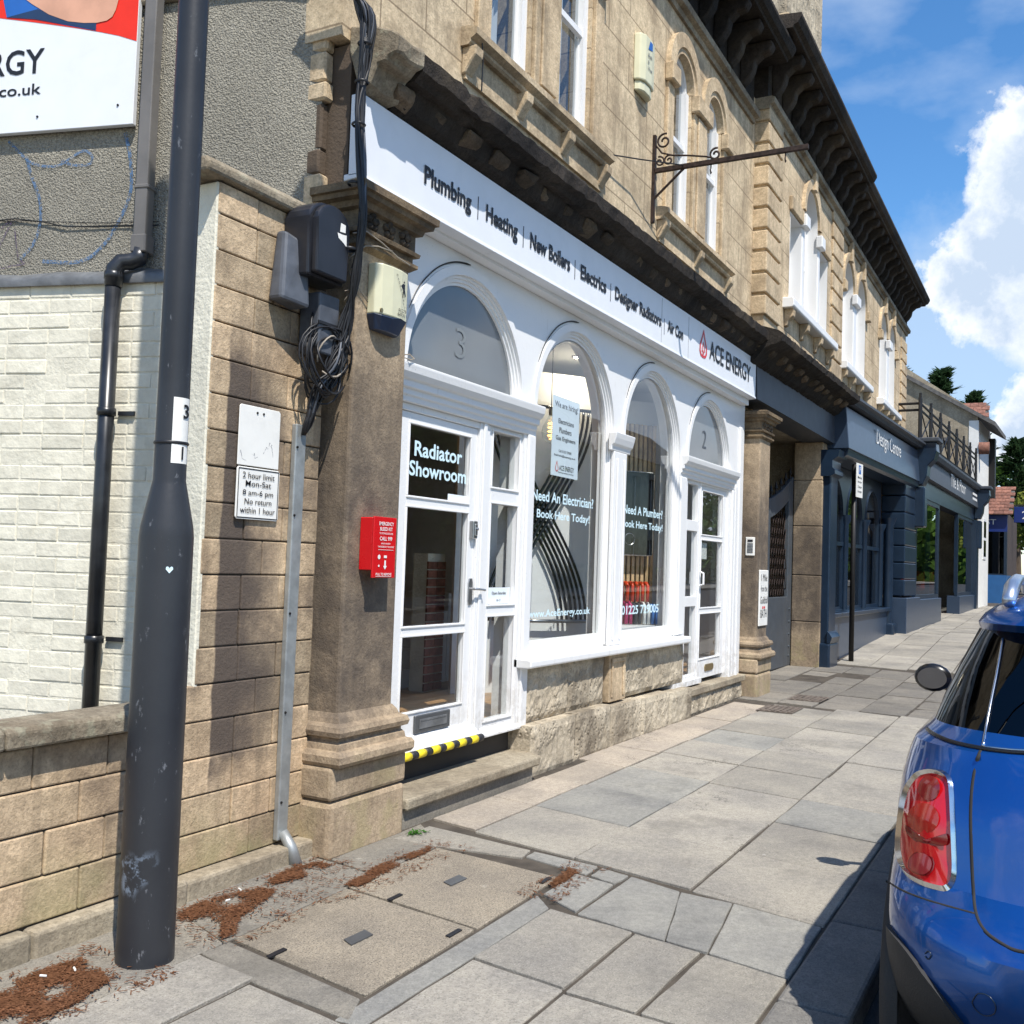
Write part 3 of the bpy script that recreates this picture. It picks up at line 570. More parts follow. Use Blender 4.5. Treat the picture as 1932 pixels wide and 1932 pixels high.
def impost(x0, x1):
    m = MB(); m.prism([(.30, 2.715), (.30, 2.50), (.205, 2.50), (.20, 2.535), (.188, 2.54), (.188, 2.575), (.165, 2.58), (.165, 2.62), (.145, 2.63), (.125, 2.66), (.118, 2.70), (.118, 2.715)], 'x', x0, x1); return m.build('impost', 'white_paint', B1, bevel=.004)
impost(4.90, 6.80); impost(10.12, 12.05)
for x0, x1 in ((8.24, 8.68),):                              # slim column and capital between the two windows
    m = MB(); m.prism([(.22, 2.72), (.22, 2.56), (.19, 2.56), (.185, 2.60), (.165, 2.62), (.15, 2.67), (.14, 2.72)], 'x', x0, x1); m.build('column_capital', 'white_paint', B1, bevel=.006)
    m = MB(); m.box(x0+.07, x1-.07, .19, .222, .85, 2.56); m.box(x0+.13, x0+.15, .175, .19, .9, 2.5); m.box(x1-.15, x1-.13, .175, .19, .9, 2.5); m.build('column_shaft', 'white_paint', B1, bevel=.01, seg=2)
m = MB(); m.box(6.70, 6.80, .195, .222, .34, 2.50); m.build('column_shaft', 'white_paint', B1, bevel=.01, seg=2)
m = MB(); m.box(10.13, 10.32, .195, .222, .86, 2.50); m.build('column_shaft', 'white_paint', B1, bevel=.01, seg=2)
m = MB(); m.box(12.0, 12.08, .19, .222, .27, 2.50); m.box(12.13, 12.22, .195, .222, .27, 2.56); m.box(12.27, 12.36, .19, .222, .27, 3.3); m.build('column_shaft', 'white_paint', B1, bevel=.01, seg=2)
# first door with side light
m = MB(); m.box(5.02, 5.075, .235, .34, .36, 2.50); m.box(5.075, 6.035, .235, .34, 2.455, 2.50); m.box(6.035, 6.17, .228, .36, .34, 2.50); m.box(6.07, 6.11, .215, .228, .36, 2.5); m.build('door_frame', 'white_paint', B1, bevel=.004)
m = MB(); P1 = [(.60, 1.07), (1.13, 1.87), (1.935, 2.385)]; frame(m, 5.077, 6.033, .40, 2.453, .25, .29, 5.205, 5.94, P1)
for za, zb in P1: beads(m, 5.195, 5.95, za-.01, zb+.01, .242)
m.prism([(.25, .46), (.25, .385), (.19, .36), (.19, .375), (.235, .45)], 'x', 5.05, 6.10)
door1 = m.build('door', 'white_paint', B1, bevel=.003); tag(door1, 'white glazed door lettered Radiator Showroom')
for za, zb in P1: MB().add([(5.20, .272, za-.005), (5.945, .272, za-.005), (5.945, .272, zb+.005), (5.20, .272, zb+.005)], [(0, 1, 2, 3)]).build('pane', 'glass', door1)
m = MB(); m.box(5.37, 5.78, .232, .25, .465, .575); m.build('letter_plate', 'letterplate', door1, bevel=.004)
m = MB(); m.box(5.415, 5.735, .2285, .235, .49, .55); m.box(5.43, 5.72, .226, .2285, .537, .547); m.build('letter_flap', 'lead', door1)
m = MB(); m.prism([(5.98, 1.25), (6.015, 1.25), (6.025, 1.28), (6.025, 1.40), (6.015, 1.43), (5.98, 1.43), (5.97, 1.40), (5.97, 1.28)], 'y', .24, .25); m.tube([(5.995, .25, 1.36), (5.995, .20, 1.36), (6.01, .19, 1.36), (6.11, .19, 1.352)], .009); m.build('door_handle', 'steel', door1, bevel=.003)
m = MB(); m.box(5.965, 6.02, .215, .25, 1.70, 1.82); m.box(5.975, 6.01, .207, .215, 1.72, 1.80); m.lathe([(.0, -.012), (.012, -.012), (.012, .0)], (5.993, .207, 1.765), 12, 'y'); m.build('key_safe', 'steel', door1, bevel=.006)
m = MB(); S1 = [(.44, 1.165), (1.245, 1.96), (2.07, 2.47)]; frame(m, 6.17, 6.67, .345, 2.50, .24, .32, 6.225, 6.625, S1)
for za, zb in S1: beads(m, 6.215, 6.635, za-.01, zb+.01, .230)
m.prism([(.24, .40), (.24, .34), (.20, .335), (.20, .35)], 'x', 6.12, 6.72)
sl1 = m.build('side_light', 'white_paint', B1, bevel=.003)
for za, zb in S1: MB().add([(6.22, .275, za-.005), (6.63, .275, za-.005), (6.63, .275, zb+.005), (6.22, .275, zb+.005)], [(0, 1, 2, 3)]).build('pane', 'glass', sl1)
text('Radiator', 'vinyl', door1, (5.295, .270, 2.19), UX, UZ, .575, .098, .022); text('Showroom', 'vinyl', door1, (5.245, .270, 2.065), UX, UZ, .685, .096, .022)
MB().add([(5.71, .271, 1.925), (5.94, .271, 1.925), (5.94, .271, 1.985), (5.71, .271, 1.985)], [(0, 1, 2, 3)]).build('blank_notice', 'paper', door1)
nt_ = MB().add([(6.29, .273, 1.25), (6.615, .273, 1.25), (6.615, .273, 1.365), (6.29, .273, 1.365)], [(0, 1, 2, 3)]).build('notice', 'paper', sl1)
text('Open Saturday', 'ink', sl1, (6.345, .272, 1.31), UX, UZ, .21, .026, .01); text('10-12', 'ink', sl1, (6.415, .272, 1.265), UX, UZ, .06, .016, .01)
# fanlights
for i, dg_ in ((0, '3'), (3, '2')):
    c = ARC[i]; o = MB().disc_arch(c, SPR, AR+.01, .275, 2.68).build('fanlight', 'fanlight_film', B1); text(dg_, 'film_digit' if i == 0 else 'grey_plastic', o, (c-.10, .272, 2.90), UX, UZ, .13, .2, -.01)
# two arched display windows
KX = 3.57/3.60
for i in (1, 2):
    c = ARC[i]; m = MB(); m.box(c-AR-.02, c+AR+.02, .232, .33, .85, .955); m.ring([(AR+.0, .295), (AR-.012, .295), (AR-.012, .265)], c, SPR, 0, PI, 36, .95); wi = m.build('display_window', 'white_paint', B1, bevel=.003)
    MB().disc_arch(c, SPR, AR-.004, .272, .95).build('pane', 'glass', wi)
    if i == 1:
        for s_, z, x0, wd, hh in (('Need An Electrician?', 2.03, 6.97, 1.16, .085), ('Book Here Today!', 1.88, 7.06, 1.0, .088), ('www.AceEnergy.co.uk', 1.115, 6.97, 1.16, .075)): text(s_, 'vinyl', wi, (x0*KX, .270, z), UX, UZ, wd*KX, hh, .018)
        po = MB().box(7.29*KX, 7.80*KX, .274, .277, 2.25, 2.89).build('hiring_poster', 'paper', wi)
        for s_, z, x0, wd, hh, mt in (('We are hiring!', 2.79, 7.325, .44, .06, 'ink'), ('Electricians', 2.675, 7.40, .29, .04, 'ink'), ('Plumbers', 2.60, 7.42, .23, .045, 'ink'), ('Gas Engineers', 2.53, 7.36, .37, .045, 'ink'), ('Call 01225 729005', 2.445, 7.42, .24, .02, 'ink'), ('Email hello@aceenergy.co.uk', 2.405, 7.34, .40, .022, 'ink'), ('ACE ENERGY', 2.30, 7.44, .28, .042, 'ink'), ('Plumbing, heating & electrical', 2.275, 7.42, .29, .014, 'ink')):
            text(s_, mt, wi, (x0*KX, .2735, z), UX, UZ, wd, hh, .012, depth=.0005)
        m = MB(); m.ring([(.022, .2725), (.030, .2725)], 7.395*KX, 2.315, PI*.9, PI*2.1, 16); m.add([(7.367*KX, .2725, 2.32), (7.375*KX, .2725, 2.32), (7.398*KX, .2725, 2.36), (7.395*KX, .2725, 2.375), (7.415*KX, .2725, 2.32), (7.423*KX, .2725, 2.32)], [(0, 1, 2, 3), (5, 3, 2, 4)]); m.build('poster_logo', 'logo_red', wi)
    else:
        for s_, z, x0, wd, hh in (('Need A Plumber?', 2.035, 8.82, 1.05, .085), ('Book Here Today!', 1.89, 8.80, 1.08, .09), ('01225 729005', 1.10, 8.85, .98, .085)): text(s_, 'vinyl', wi, (x0*KX, .270, z), UX, UZ, wd*KX, hh, .018)
m = MB(); m.prism([(.30, .85), (.30, .775), (.13, .775), (.10, .785), (.10, .835), (.115, .845)], 'x', 6.66, 10.30); m.build('shop_sill', 'white_paint', B1, bevel=.01, seg=2)
# second door
m = MB(); m.box(10.40, 10.43, .235, .33, .33, 2.50); m.box(10.89, 10.915, .23, .34, .33, 2.50); m.box(10.915, 11.93, .235, .33, 2.475, 2.50); m.build('door_frame', 'white_paint', B1, bevel=.003)
m = MB(); S4 = [(.40, 1.14), (1.245, 1.955), (2.07, 2.46)]; frame(m, 10.43, 10.89, .33, 2.50, .24, .31, 10.475, 10.84, S4); m.box(10.36, 10.98, .20, .24, .30, .36); sl2 = m.build('side_light', 'white_paint', B1, bevel=.003)
for za, zb in S4: MB().add([(10.47, .275, za), (10.85, .275, za), (10.85, .275, zb), (10.47, .275, zb)], [(0, 1, 2, 3)]).build('pane', 'glass', sl2)
m = MB(); P4 = [(.545, 1.05), (1.115, 1.87), (1.93, 2.42)]; frame(m, 10.915, 11.93, .33, 2.475, .25, .30, 11.0, 11.78, P4)
for za, zb in P4: beads(m, 10.99, 11.79, za-.01, zb+.01, .242)
door2 = m.build('door', 'white_paint', B1, bevel=.003); tag(door2, 'white glazed door under the fanlight numbered 2')
for za, zb in P4: MB().add([(10.995, .275, za), (11.785, .275, za), (11.785, .275, zb), (10.995, .275, zb)], [(0, 1, 2, 3)]).build('pane', 'glass', door2)
m = MB(); m.prism([(11.25, .40), (11.51, .40), (11.54, .42), (11.54, .46), (11.51, .48), (11.25, .48), (11.22, .46), (11.22, .42)], 'y', .238, .25); m.build('letter_plate', 'brass', door2, bevel=.004)
m = MB(); m.tube([(10.96, .25, 1.36), (10.96, .20, 1.38), (10.96, .20, 1.5), (10.96, .25, 1.52)], .012); m.build('door_handle', 'white_paint', door2)
MB().box(11.1, 11.32, .285, .287, 1.66, 1.84).build('notice', 'paper_white', door2)
# stone below the windows
random.seed(5)
def rockface(name, x0, x1, y, z0, z1, par, amp=.03, mat='stone_rock', back=.3, n=None):
    nx = n or max(6, int((x1-x0)/.045)); nz_ = max(4, int((z1-z0)/.045)); m = MB(); vs = []
    for i in range(nx+1):
        for k in range(nz_+1):
            e = i in (0, nx) or k in (0, nz_); vs.append((x0+(x1-x0)*i/nx, y+(0.012 if e else -random.random()*amp), z0+(z1-z0)*k/nz_))
    b = [(x0, back, z0), (x1, back, z0), (x1, back, z1), (x0, back, z1)]
    q = lambda i, k: i*(nz_+1)+k
    fs = [(q(i, k), q(i+1, k), q(i+1, k+1), q(i, k+1)) for i in range(nx) for k in range(nz_)]
    N = len(vs); vs += b; fs += [tuple(q(i, nz_) for i in range(nx+1))+(N+2, N+3), tuple(q(0, k) for k in range(nz_+1))+(N+3, N), tuple(q(nx, k) for k in range(nz_+1))+(N+2, N+1), tuple(q(i, 0) for i in range(nx+1))+(N+1, N)]
    m.add(vs, fs); o = m.build(name, mat, par); return o
for x0, x1, z0, z1 in ((6.80, 7.55, .36, .775), (7.556, 8.27, .36, .775), (8.72, 9.5, .36, .775), (9.506, 10.38, .36, .775)): rockface('rubble_block', x0, x1, .205, z0, z1, B1, .013)
for x0, x1, zt in ((6.72, 7.50, .355), (7.505, 8.22, .36), (8.225, 8.95, .34), (8.955, 9.7, .33), (9.705, 10.40, .31)): rockface('plinth_block', x0, x1, .105, -.03, zt, B1, .008)
m = MB(); m.box(8.30, 8.68, .17, .30, .36, .775); m.box(8.33, 8.65, .155, .17, .70, .74); m.box(8.34, 8.38, .16, .17, .40, .70); m.box(8.60, 8.64, .16, .17, .40, .70); m.build('panel_block', 'stone_trim', B1, bevel=.008)
rockface('plinth_block', 10.42, 12.5, .17, -.03, .20, B1, .015)
m = MB(); m.box(10.42, 12.52, .13, .40, .20, .28); m.build('door_step', 'stone_grey', B1, bevel=.012)
m = MB(); m.hexa([(4.97, .0, .10), (6.66, .0, .10), (6.86, .38, .10), (4.97, .38, .10)], [(4.97, -.005, .17), (6.67, -.005, .17), (6.87, .38, .175), (4.97, .38, .175)]); m.build('door_step', 'stone_grey', B1, bevel=.015, seg=2)
m = MB(); m.box(4.98, 6.62, .04, .36, -.03, .10); m.build('step_riser', 'concrete', B1)
m = MB(); m.box(4.95, 6.72, .30, .42, .17, .36); m.build('threshold_board', 'room_dark', B1)
hz_ = thing('hazard_edge', 'yellow and black striped foam edge strip under the first white door', 'edge strip', (5.6, .17, .36))
x = 5.0; k = 0
while x < 6.12:
    L = .088 if k % 2 == 0 else .072; m = MB(); m.tube([(x, .185, .352), (min(x+L, 6.14), .185, .352)], .026, 10); m.build('stripe', 'yellow_tape' if k % 2 == 0 else 'black_tape', hz_, True); x += L; k += 1
# pilasters
def pilaster(X0, parent, rich=True, mat='stone_pilaster'):
    """left edge of the plinth block at X0"""
    p = MB(); p.box(X0+.095, X0+.585, .05, .30, .70, 3.23); sh = p.build('pilaster_shaft', mat, parent, bevel=.018, seg=2)
    b = MB(); b.box(X0, X0+.68, .0, .30, -.03, .28); b.build('plinth', mat, sh, bevel=.03, seg=2); b = MB(); b.box(X0, X0+.68, .0, .30, .284, .46); b.build('plinth', mat, sh, bevel=.02, seg=2)
    def moulding(nm, prof):                                 # (outset, z) profile round three sides
        v = []; f = []; n = len(prof)
        for d, z in prof: v += [(X0+.095-d, .30, z), (X0+.095-d, .05-d, z), (X0+.585+d, .05-d, z), (X0+.585+d, .30, z)]
        for i in range(n-1):
            for k in range(3): f.append((4*i+k, 4*i+k+1, 4*i+4+k+1, 4*i+4+k))
        f += [(0, 1, 2, 3), tuple(4*(n-1)+k for k in range(4))]; mm_ = MB(); mm_.add(v, f); return mm_.build(nm, 'stone_capital' if nm == 'capital' else mat, sh)
    moulding('base_moulding', [(.0, .46), (.085, .46), (.098, .48), (.098, .515), (.085, .535), (.06, .54), (.055, .57), (.04, .585), (.04, .60), (.068, .61), (.075, .635), (.065, .66), (.03, .675), (.02, .70), (.0, .725)])
    moulding('capital', [(.0, 3.20), (.02, 3.215), (.035, 3.225), (.035, 3.245), (.012, 3.255), (.012, 3.285), (.04, 3.29), (.045, 3.31), (.02, 3.325), (.02, 3.41), (.05, 3.42), (.06, 3.45), (.095, 3.46), (.10, 3.485), (.118, 3.49), (.12, 3.53), (.085, 3.545), (.0, 3.56)])
    if rich:
        for k in range(3):
            cx = X0+.18+k*.155; r = MB(); r.lathe([(.0, -.03), (.014, -.03), (.02, -.022)], (cx, .03, 3.367), 10, 'y')
            for q in range(5):
                a = q*2*PI/5+.3; r.lathe([(.0, -.024), (.017, -.018), (.024, .0), (.022, .012)], (cx+.034*math.cos(a), .03, 3.367+.034*math.sin(a)), 8, 'y')
            r.build('rosette', 'stone_worn', sh, True)
    return sh
pilaster(4.26, B1); pilaster(12.56, B1)
# flank: roughcast above, painted brick below (the wall runs back at an obtuse angle to the street)
FA = math.radians(104.7); FD = Vector((math.cos(FA), math.sin(FA), 0)); FO = Vector((4.30, .25, 0)); FN = Vector((-FD.y, FD.x, 0))   # outward, towards the yard
if FN.x > 0: FN = -FN
def fp(t, z, off=0.): return FO+FD*t+FN*off+Vector((0, 0, z))
def fbox(m, t0, t1, z0, z1, o0, o1): return m.hexa([fp(t0, z0, o0), fp(t1, z0, o0), fp(t1, z0, o1), fp(t0, z0, o1)], [fp(t0, z1, o0), fp(t1, z1, o0), fp(t1, z1, o1), fp(t0, z1, o1)])
fbox(MB(), .04, 7, 0, 4.70, -.12, 0).build('flank_wall', 'roughcast', B1); fbox(MB(), .0, 7, 4.70, 7.5, -.12, -.015).build('flank_wall', 'stone_upper', B1)
m = MB(); m.tube([fp(t, 4.69+.018*math.sin(t*3)-.05*max(0, .35-t)/.35, .015) for t in (.12, .2, .3, .45, .7, 1., 1.4, 2.2, 4)], .024, 8); m.build('mortar_fillet', 'stone_coping', B1, True)
random.seed(11)
for k, (z0, z1, d) in enumerate(((3.44, 3.62, .0), (3.62, 3.76, -.02), (3.76, 4.02, -.02), (4.03, 4.13, .01), (4.135, 4.30, .0), (4.305, 4.5, .005), (4.51, 4.72, .0))):
    m = MB(); m.box(4.255+random.uniform(0, .03), 4.345, .26-d, .40, z0, z1); m.build('corner_stone', 'bark' if k in (1, 2) else 'stone_trim', B1, bevel=.012)
bw = fbox(MB(), .55, 4.5, 0, 3.05, -.02, .05).build('painted_wall', 'mortar_paint', B1)
bh, bl = .087, .272; z = .62; r_ = 0
while z < 3.02:
    t = .56-(bl/2 if r_ % 2 else 0)
    while t < 2.35:
        L = bl*random.choice((1, 1, 1, .52)) if random.random() < .25 else bl
        a, b = max(t, .56), t+L-.007
        if b-a > .03:
            m = MB(); o = .0522+random.uniform(-.0016, .0032); fbox(m, a, b, z, z+bh-.007, .04, o)
            for p in m.v: p.x += random.uniform(-.002, .002); p.z += random.uniform(-.0025, .0025); p.y += random.uniform(-.002, .002)
            m.build('brick', 'brick_paint', bw, bevel=.011, seg=2)
        t += L
    z += bh; r_ += 1
m = MB(); n = 26; vs = []
for k in range(n+1):
    t = .5+3.6*k/n; wv = .006*math.sin(k*1.7)+random.uniform(-.004, .004); vs += [fp(t, 3.13+wv, .004), fp(t, 3.10+wv, .06), fp(t, 3.075+wv, .085+wv), fp(t, 3.035, .078)]
m.add(vs, [(4*k+j, 4*k+4+j, 4*k+5+j, 4*k+1+j) for k in range(n) for j in range(3)]); m.build('lead_flashing', 'lead', B1, True)
# roof, so that rooms are dark
box('roof_slab', 'slate', B1, 4.3, 12.4, .3, 5, 8.15, 8.3); m = MB(); m.box(4.2, 12.46, 4.6, 4.8, 0, 8.2); m.build('rear_wall', 'stone_upper', B1)
# eaves of the corner building
def eaves(par, x0, x1, y, z0, endl=False):
    """moulding band, frieze and bracketed overhang; y = wall face"""
    m = MB(); m.prism([(y+.3, z0), (y-.03, z0), (y-.04, z0+.05), (y-.09, z0+.07), (y-.10, z0+.13), (y-.06, z0+.15), (y+.3, z0+.15)], 'x', x0, x1); m.build('string_course', 'stone_coping', par)
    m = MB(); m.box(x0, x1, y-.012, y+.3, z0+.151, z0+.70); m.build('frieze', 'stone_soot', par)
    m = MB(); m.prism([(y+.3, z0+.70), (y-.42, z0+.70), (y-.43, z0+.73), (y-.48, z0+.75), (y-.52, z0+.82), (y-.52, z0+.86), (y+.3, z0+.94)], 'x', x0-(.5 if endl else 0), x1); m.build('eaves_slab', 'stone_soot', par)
    prof = [(y-.012, z0+.695), (y-.38, z0+.695), (y-.40, z0+.64), (y-.36, z0+.57), (y-.27, z0+.55), (y-.19, z0+.48), (y-.17, z0+.38), (y-.12, z0+.30), (y-.06, z0+.24), (y-.012, z0+.22)]
    m = MB(); m.prism(prof, 'x', -.075, .075); me = None; x = x0+.25
    while x < x1-.1:
        if me is None:
            o = m.build('eaves_bracket', 'stone_soot', par, bevel=.012); me = o.data; o.location.x += x
        else:
            o = link('eaves_bracket', me, par, .012); o.location.x += x
        x += .52
eaves(B1, 4.2, 12.30, UW, 7.08)

# shop interior seen through the glass
box('shop_floor', 'floor_wood', B1, 4.9, 12.45, .36, 4.6, .33, .39); box('shop_ceiling', 'room_white', B1, 4.9, 12.45, .43, 4.6, 3.62, 3.70)
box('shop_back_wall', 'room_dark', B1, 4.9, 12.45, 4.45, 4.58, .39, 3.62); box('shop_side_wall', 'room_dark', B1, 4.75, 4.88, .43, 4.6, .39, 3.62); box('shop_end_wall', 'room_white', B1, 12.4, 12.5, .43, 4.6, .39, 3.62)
box('partition', 'room_white', B1, 10.45, 10.52, .43, 4.4, .39, 3.62); box('hall_wall', 'room_white', B1, 10.52, 12.4, 2.2, 2.28, .39, 3.62)
bp = MB().box(7.55, 7.83, 1.6, 1.75, .39, 1.6).build('brick_pier', 'mortar_paint', B1)
for k in range(15):
    for q in range(2): MB().box(7.545+(.145 if q else 0), 7.545+.138+(.145 if q else 0), 1.588, 1.605, .40+k*.076, .466+k*.076).build('brick', 'brick_red', bp)
m = MB()
for k in range(7): m.box(7.6+k*.2, 7.79+k*.2, 1.9, 2.7, .39, .55+k*.17)
m.build('stairs', 'room_white', B1)
def diag(m_, p0, p1, s0, s1, z0, z1, d0, d1):           # box along a slanting display panel, d = in front of it (towards the street)
    p0 = Vector((*p0, 0)); p1 = Vector((*p1, 0)); u = (p1-p0).normalized(); n = Vector((u.y, -u.x, 0))
    if n.y > 0: n = -n
    P = lambda s, d, z: p0+u*s+n*d+Vector((0, 0, z))
    return m_.hexa([P(s0, d0, z0), P(s1, d0, z0), P(s1, d1, z0), P(s0, d1, z0)], [P(s0, d0, z1), P(s1, d0, z1), P(s1, d1, z1), P(s0, d1, z1)]), P
Q0, Q1 = (7.0, 1.85), (8.9, .5); Q2, Q3 = (8.85, 1.65), (10.42, .46)
diag(MB(), Q0, Q1, .80, 2.33, .39, 3.3, -.05, 0)[0].build('display_panel', 'room_white', B1)
diag(MB(), Q2, Q3, .7, 1.97, .39, 3.3, -.05, 0)[0].build('display_panel', 'room_white', B1)
rd = thing('tube_radiator', 'black hourglass radiator of curved tubes in the shop window', 'radiator', (8.1, .9, .95))
_, P = diag(MB(), Q0, Q1, 0, 1, 0, 1, 0, 1); random.seed(2)
for fam in (1, -1):
    for k in range(6):
        off = (k-2.5)*.05; m = MB(); m.tube([P(1.57+off+fam*.40*math.cos(PI*(2.96-z_)/1.94), .07+.025*(fam > 0), z_) for z_ in [1.03+1.93*q/26 for q in range(27)]], .0135, 8); m.build('tube', 'gloss_black', rd, True)
for z_ in (1.03, 2.97):
    m = MB(); m.tube([P(1.2, .08, z_), P(2.12, .08, z_)], .017, 8); m.build('header', 'gloss_black' if z_ > 2 else 'steel', rd, True)
# timber slats, heat unit and colour-sample radiators in the second window
_, P = diag(MB(), Q2, Q3, 0, 1, 0, 1, 0, 1)
sp_ = thing('slat_panel', 'vertical timber slat panel on dark backing behind the second display window', 'panel', (9.8, .9, .9))
diag(MB(), Q2, Q3, .9, 1.80, .9, 3.05, .003, .02)[0].build('backing', 'felt', sp_)
for k in range(16): diag(MB(), Q2, Q3, .92+k*.056, .955+k*.056, .9, 3.05, .02, .045)[0].build('slat', 'slat_wood', sp_)
hu = thing('heating_unit', 'flat black glass heating unit hung on the timber slats', 'boiler', (9.8, .85, 1.65)); diag(MB(), Q2, Q3, 1.15, 1.72, 1.66, 2.54, .046, .17)[0].build('casing', 'rad_white', hu, bevel=.03, seg=3); diag(MB(), Q2, Q3, 1.16, 1.70, 1.67, 2.53, .171, .178)[0].build('glass_front', 'gloss_black', hu, bevel=.005)
m = MB(); c_ = P(1.42, .18, 1.83); u_ = (Vector((*Q3, 0))-Vector((*Q2, 0))).normalized(); m.tube([c_+u_*.06*math.cos(a*PI/12)+Vector((0, 0, .06*math.sin(a*PI/12))) for a in range(25)], .003, 6); m.build('dial', 'steel', hu)
for s0, s1, z0, z1, mt, lb in ((1.36, 1.66, 1.19, 1.38, 'rad_red', 'orange red'), (1.36, 1.46, .96, 1.18, 'rad_pink', 'pink'), (1.47, 1.57, .96, 1.16, 'rad_dark', 'charcoal'), (1.575, 1.675, .96, 1.17, 'rad_white', 'white'), (1.68, 1.77, .96, 1.15, 'rad_blue', 'blue'), (1.78, 1.86, .96, 1.15, 'gloss_black', 'gloss black')):
    r = thing('sample_radiator', lb+' column radiator sample beneath the black heating unit', 'radiator', P(s0, .15, z0), 'radiator samples in the window'); n = max(2, int((s1-s0)/.05))
    for k in range(n):
        x_ = s0+(s1-s0)*(k+.5)/n; m = MB(); m.tube([P(x_, .12, z0), P(x_, .12, z1-.03), P(x_, .15, z1), P(x_, .19, z1), P(x_, .22, z1-.03), P(x_, .22, z0)], .019, 8); m.build('column', mt, r, True)
box('window_soffit', 'room_white', B1, 7.0, 10.44, .43, 1.9, 3.45, 3.6); box('window_shelf', 'room_white', B1, 8.83, 10.14, .43, .9, .90, .95)
# filament bulb on a flex, ceiling spot
bu = thing('filament_bulb', 'large clear bulb with glowing orange spiral filament hanging beside the hiring poster', 'light bulb', (8.1, .80, 3.6)); bx, by, bz = 7.90, .62, 2.66
m = MB(); m.tube([(bx, by, 3.62), (bx, by, bz+.24)], .004, 6); m.build('flex', 'cable', bu); m = MB(); m.lathe([(0, .24), (.02, .24), (.022, .19), (.018, .17)], (bx, by, bz), 12); m.build('lamp_holder', 'brass', bu, True)
m = MB(); m.lathe([(.018, .17), (.03, .15), (.075, .06), (.08, .02), (.07, -.03), (.04, -.065), (0, -.075)], (bx, by, bz), 20); m.build('bulb_glass', 'glass', bu, True)
m = MB(); m.tube([(bx+.022*math.cos(k*.9), by+.022*math.sin(k*.9), bz+.11-k*.005) for k in range(30)], .004, 5); m.build('filament', 'filament', bu)
sp2 = thing('ceiling_spotlight', 'round recessed ceiling spotlight glowing inside the shop window', 'ceiling light', (8.43, .62, 3.44)); m = MB(); m.lathe([(0, 0), (.05, 0)], (8.43, .62, 3.444), 16); m.build('lamp', 'spot_lamp', sp2); m = MB(); m.lathe([(.05, -.008), (.065, -.008), (.065, .006)], (8.43, .62, 3.444), 16); m.build('rim', 'steel', sp2)
ol = thing('wall_lantern', 'small amber lamp glowing inside the glazed showroom door', 'lamp', (6.9, 2.0, 2.5)); m = MB(); m.lathe([(0, .12), (.03, .11), (.035, 0), (0, -.01)], (6.93, 1.9, 2.72), 12); m.build('glow', 'filament', ol); m = MB(); m.tube([(6.93, 1.9, 2.84), (6.93, 1.9, 3.62)], .004, 5); m.build('flex', 'cable', ol)

# ------------------------------------------------------------------ fascia sign of the white shop
box('corner_backing', 'bark', B1, 4.34, 4.415, .135, .30, 3.56, 4.34); box('fascia_backing', 'white_paint', B1, 4.42, 12.34, .125, .218, 3.57, 4.2)
FS = thing('fascia_sign', 'long white fascia sign listing plumbing, heating and other trades under the sooty cornice', 'sign', (8.3, .05, 3.6))
FY = .05
m = MB(); m.hexa([(4.33, FY, 3.60), (12.36, FY, 3.665), (12.36, .12, 3.665), (4.33, .12, 3.60)], [(4.33, FY, 4.05), (12.36, FY, 4.135), (12.36, .12, 4.135), (4.33, .12, 4.05)]); m.build('panel', 'sign_white', FS, bevel=.004)
for x0, x1 in ((4.33, 5.8), (5.802, 9.80), (9.803, 12.36)):
    m = MB(); k_ = lambda x: .0081*(x-4.33); m.hexa([(x0, FY-.012, 3.585+k_(x0)), (x1, FY-.012, 3.585+k_(x1)), (x1, FY+.1, 3.575+k_(x1)), (x0, FY+.1, 3.575+k_(x0))], [(x0, FY-.006, 3.612+k_(x0)), (x1, FY-.006, 3.612+k_(x1)), (x1, FY+.1, 3.612+k_(x1)), (x0, FY+.1, 3.612+k_(x0))]); m.build('bottom_trim', 'sign_white', FS, bevel=.004)
for x0 in (9.80, 9.02): box('panel_seam', 'grey_plastic', FS, x0, x0+.004, FY-.0015, FY+.01, 3.66, 4.08)
def ftext(s_, x0, x1, z0, h, bold=.03):
    return text(s_, 'ink', FS, (x0, FY-.0035, z0+.008*(x0-4.95)), (1, 0, .008), UZ, x1-x0, h, bold)
for s_, x0, x1, desc in (('Plumbing', 4.955, 5.50, 1), ('Heating', 5.69, 6.13, 1), ('New Boilers', 6.32, 6.985, 0), ('Electrics', 7.18, 7.69, 0), ('Designer Radiators', 7.88, 9.0, 1), ('Air Con', 9.18, 9.63, 0)):
    ftext(s_, x0, x1, 3.735 if desc else 3.765, .145 if desc else .115)
for x in (5.585, 6.215, 7.075, 7.785, 9.09): box('divider', 'grey_plastic', FS, x, x+.008, FY-.003, FY+.002, 3.75, 3.90)
text('ACE ENERGY', 'ink', FS, (10.49, FY-.0035, 3.79), (1, 0, .008), UZ, 1.62, .20, .014)
m = MB(); cx, cz = 10.28, 3.85; out = [(cx, 4.06), (cx+.05, 3.98), (cx+.12, 3.88), (cx+.125, 3.81), (cx+.08, 3.765), (cx, 3.755), (cx-.08, 3.765), (cx-.125, 3.81), (cx-.12, 3.88), (cx-.05, 3.98)]
inn = [(cx+(x-cx)*.72, 3.86+(z-3.86)*.74) for x, z in out]; n = len(out)
m.add([(x, FY-.004, z) for x, z in out+inn], [(i, (i+1) % n, n+(i+1) % n, n+i) for i in range(n)])
sp3 = [(cx, 3.93), (cx+.045, 3.86), (cx+.05, 3.82), (cx+.015, 3.815), (cx+.02, 3.79), (cx-.02, 3.79), (cx-.015, 3.815), (cx-.05, 3.82), (cx-.045, 3.86)]
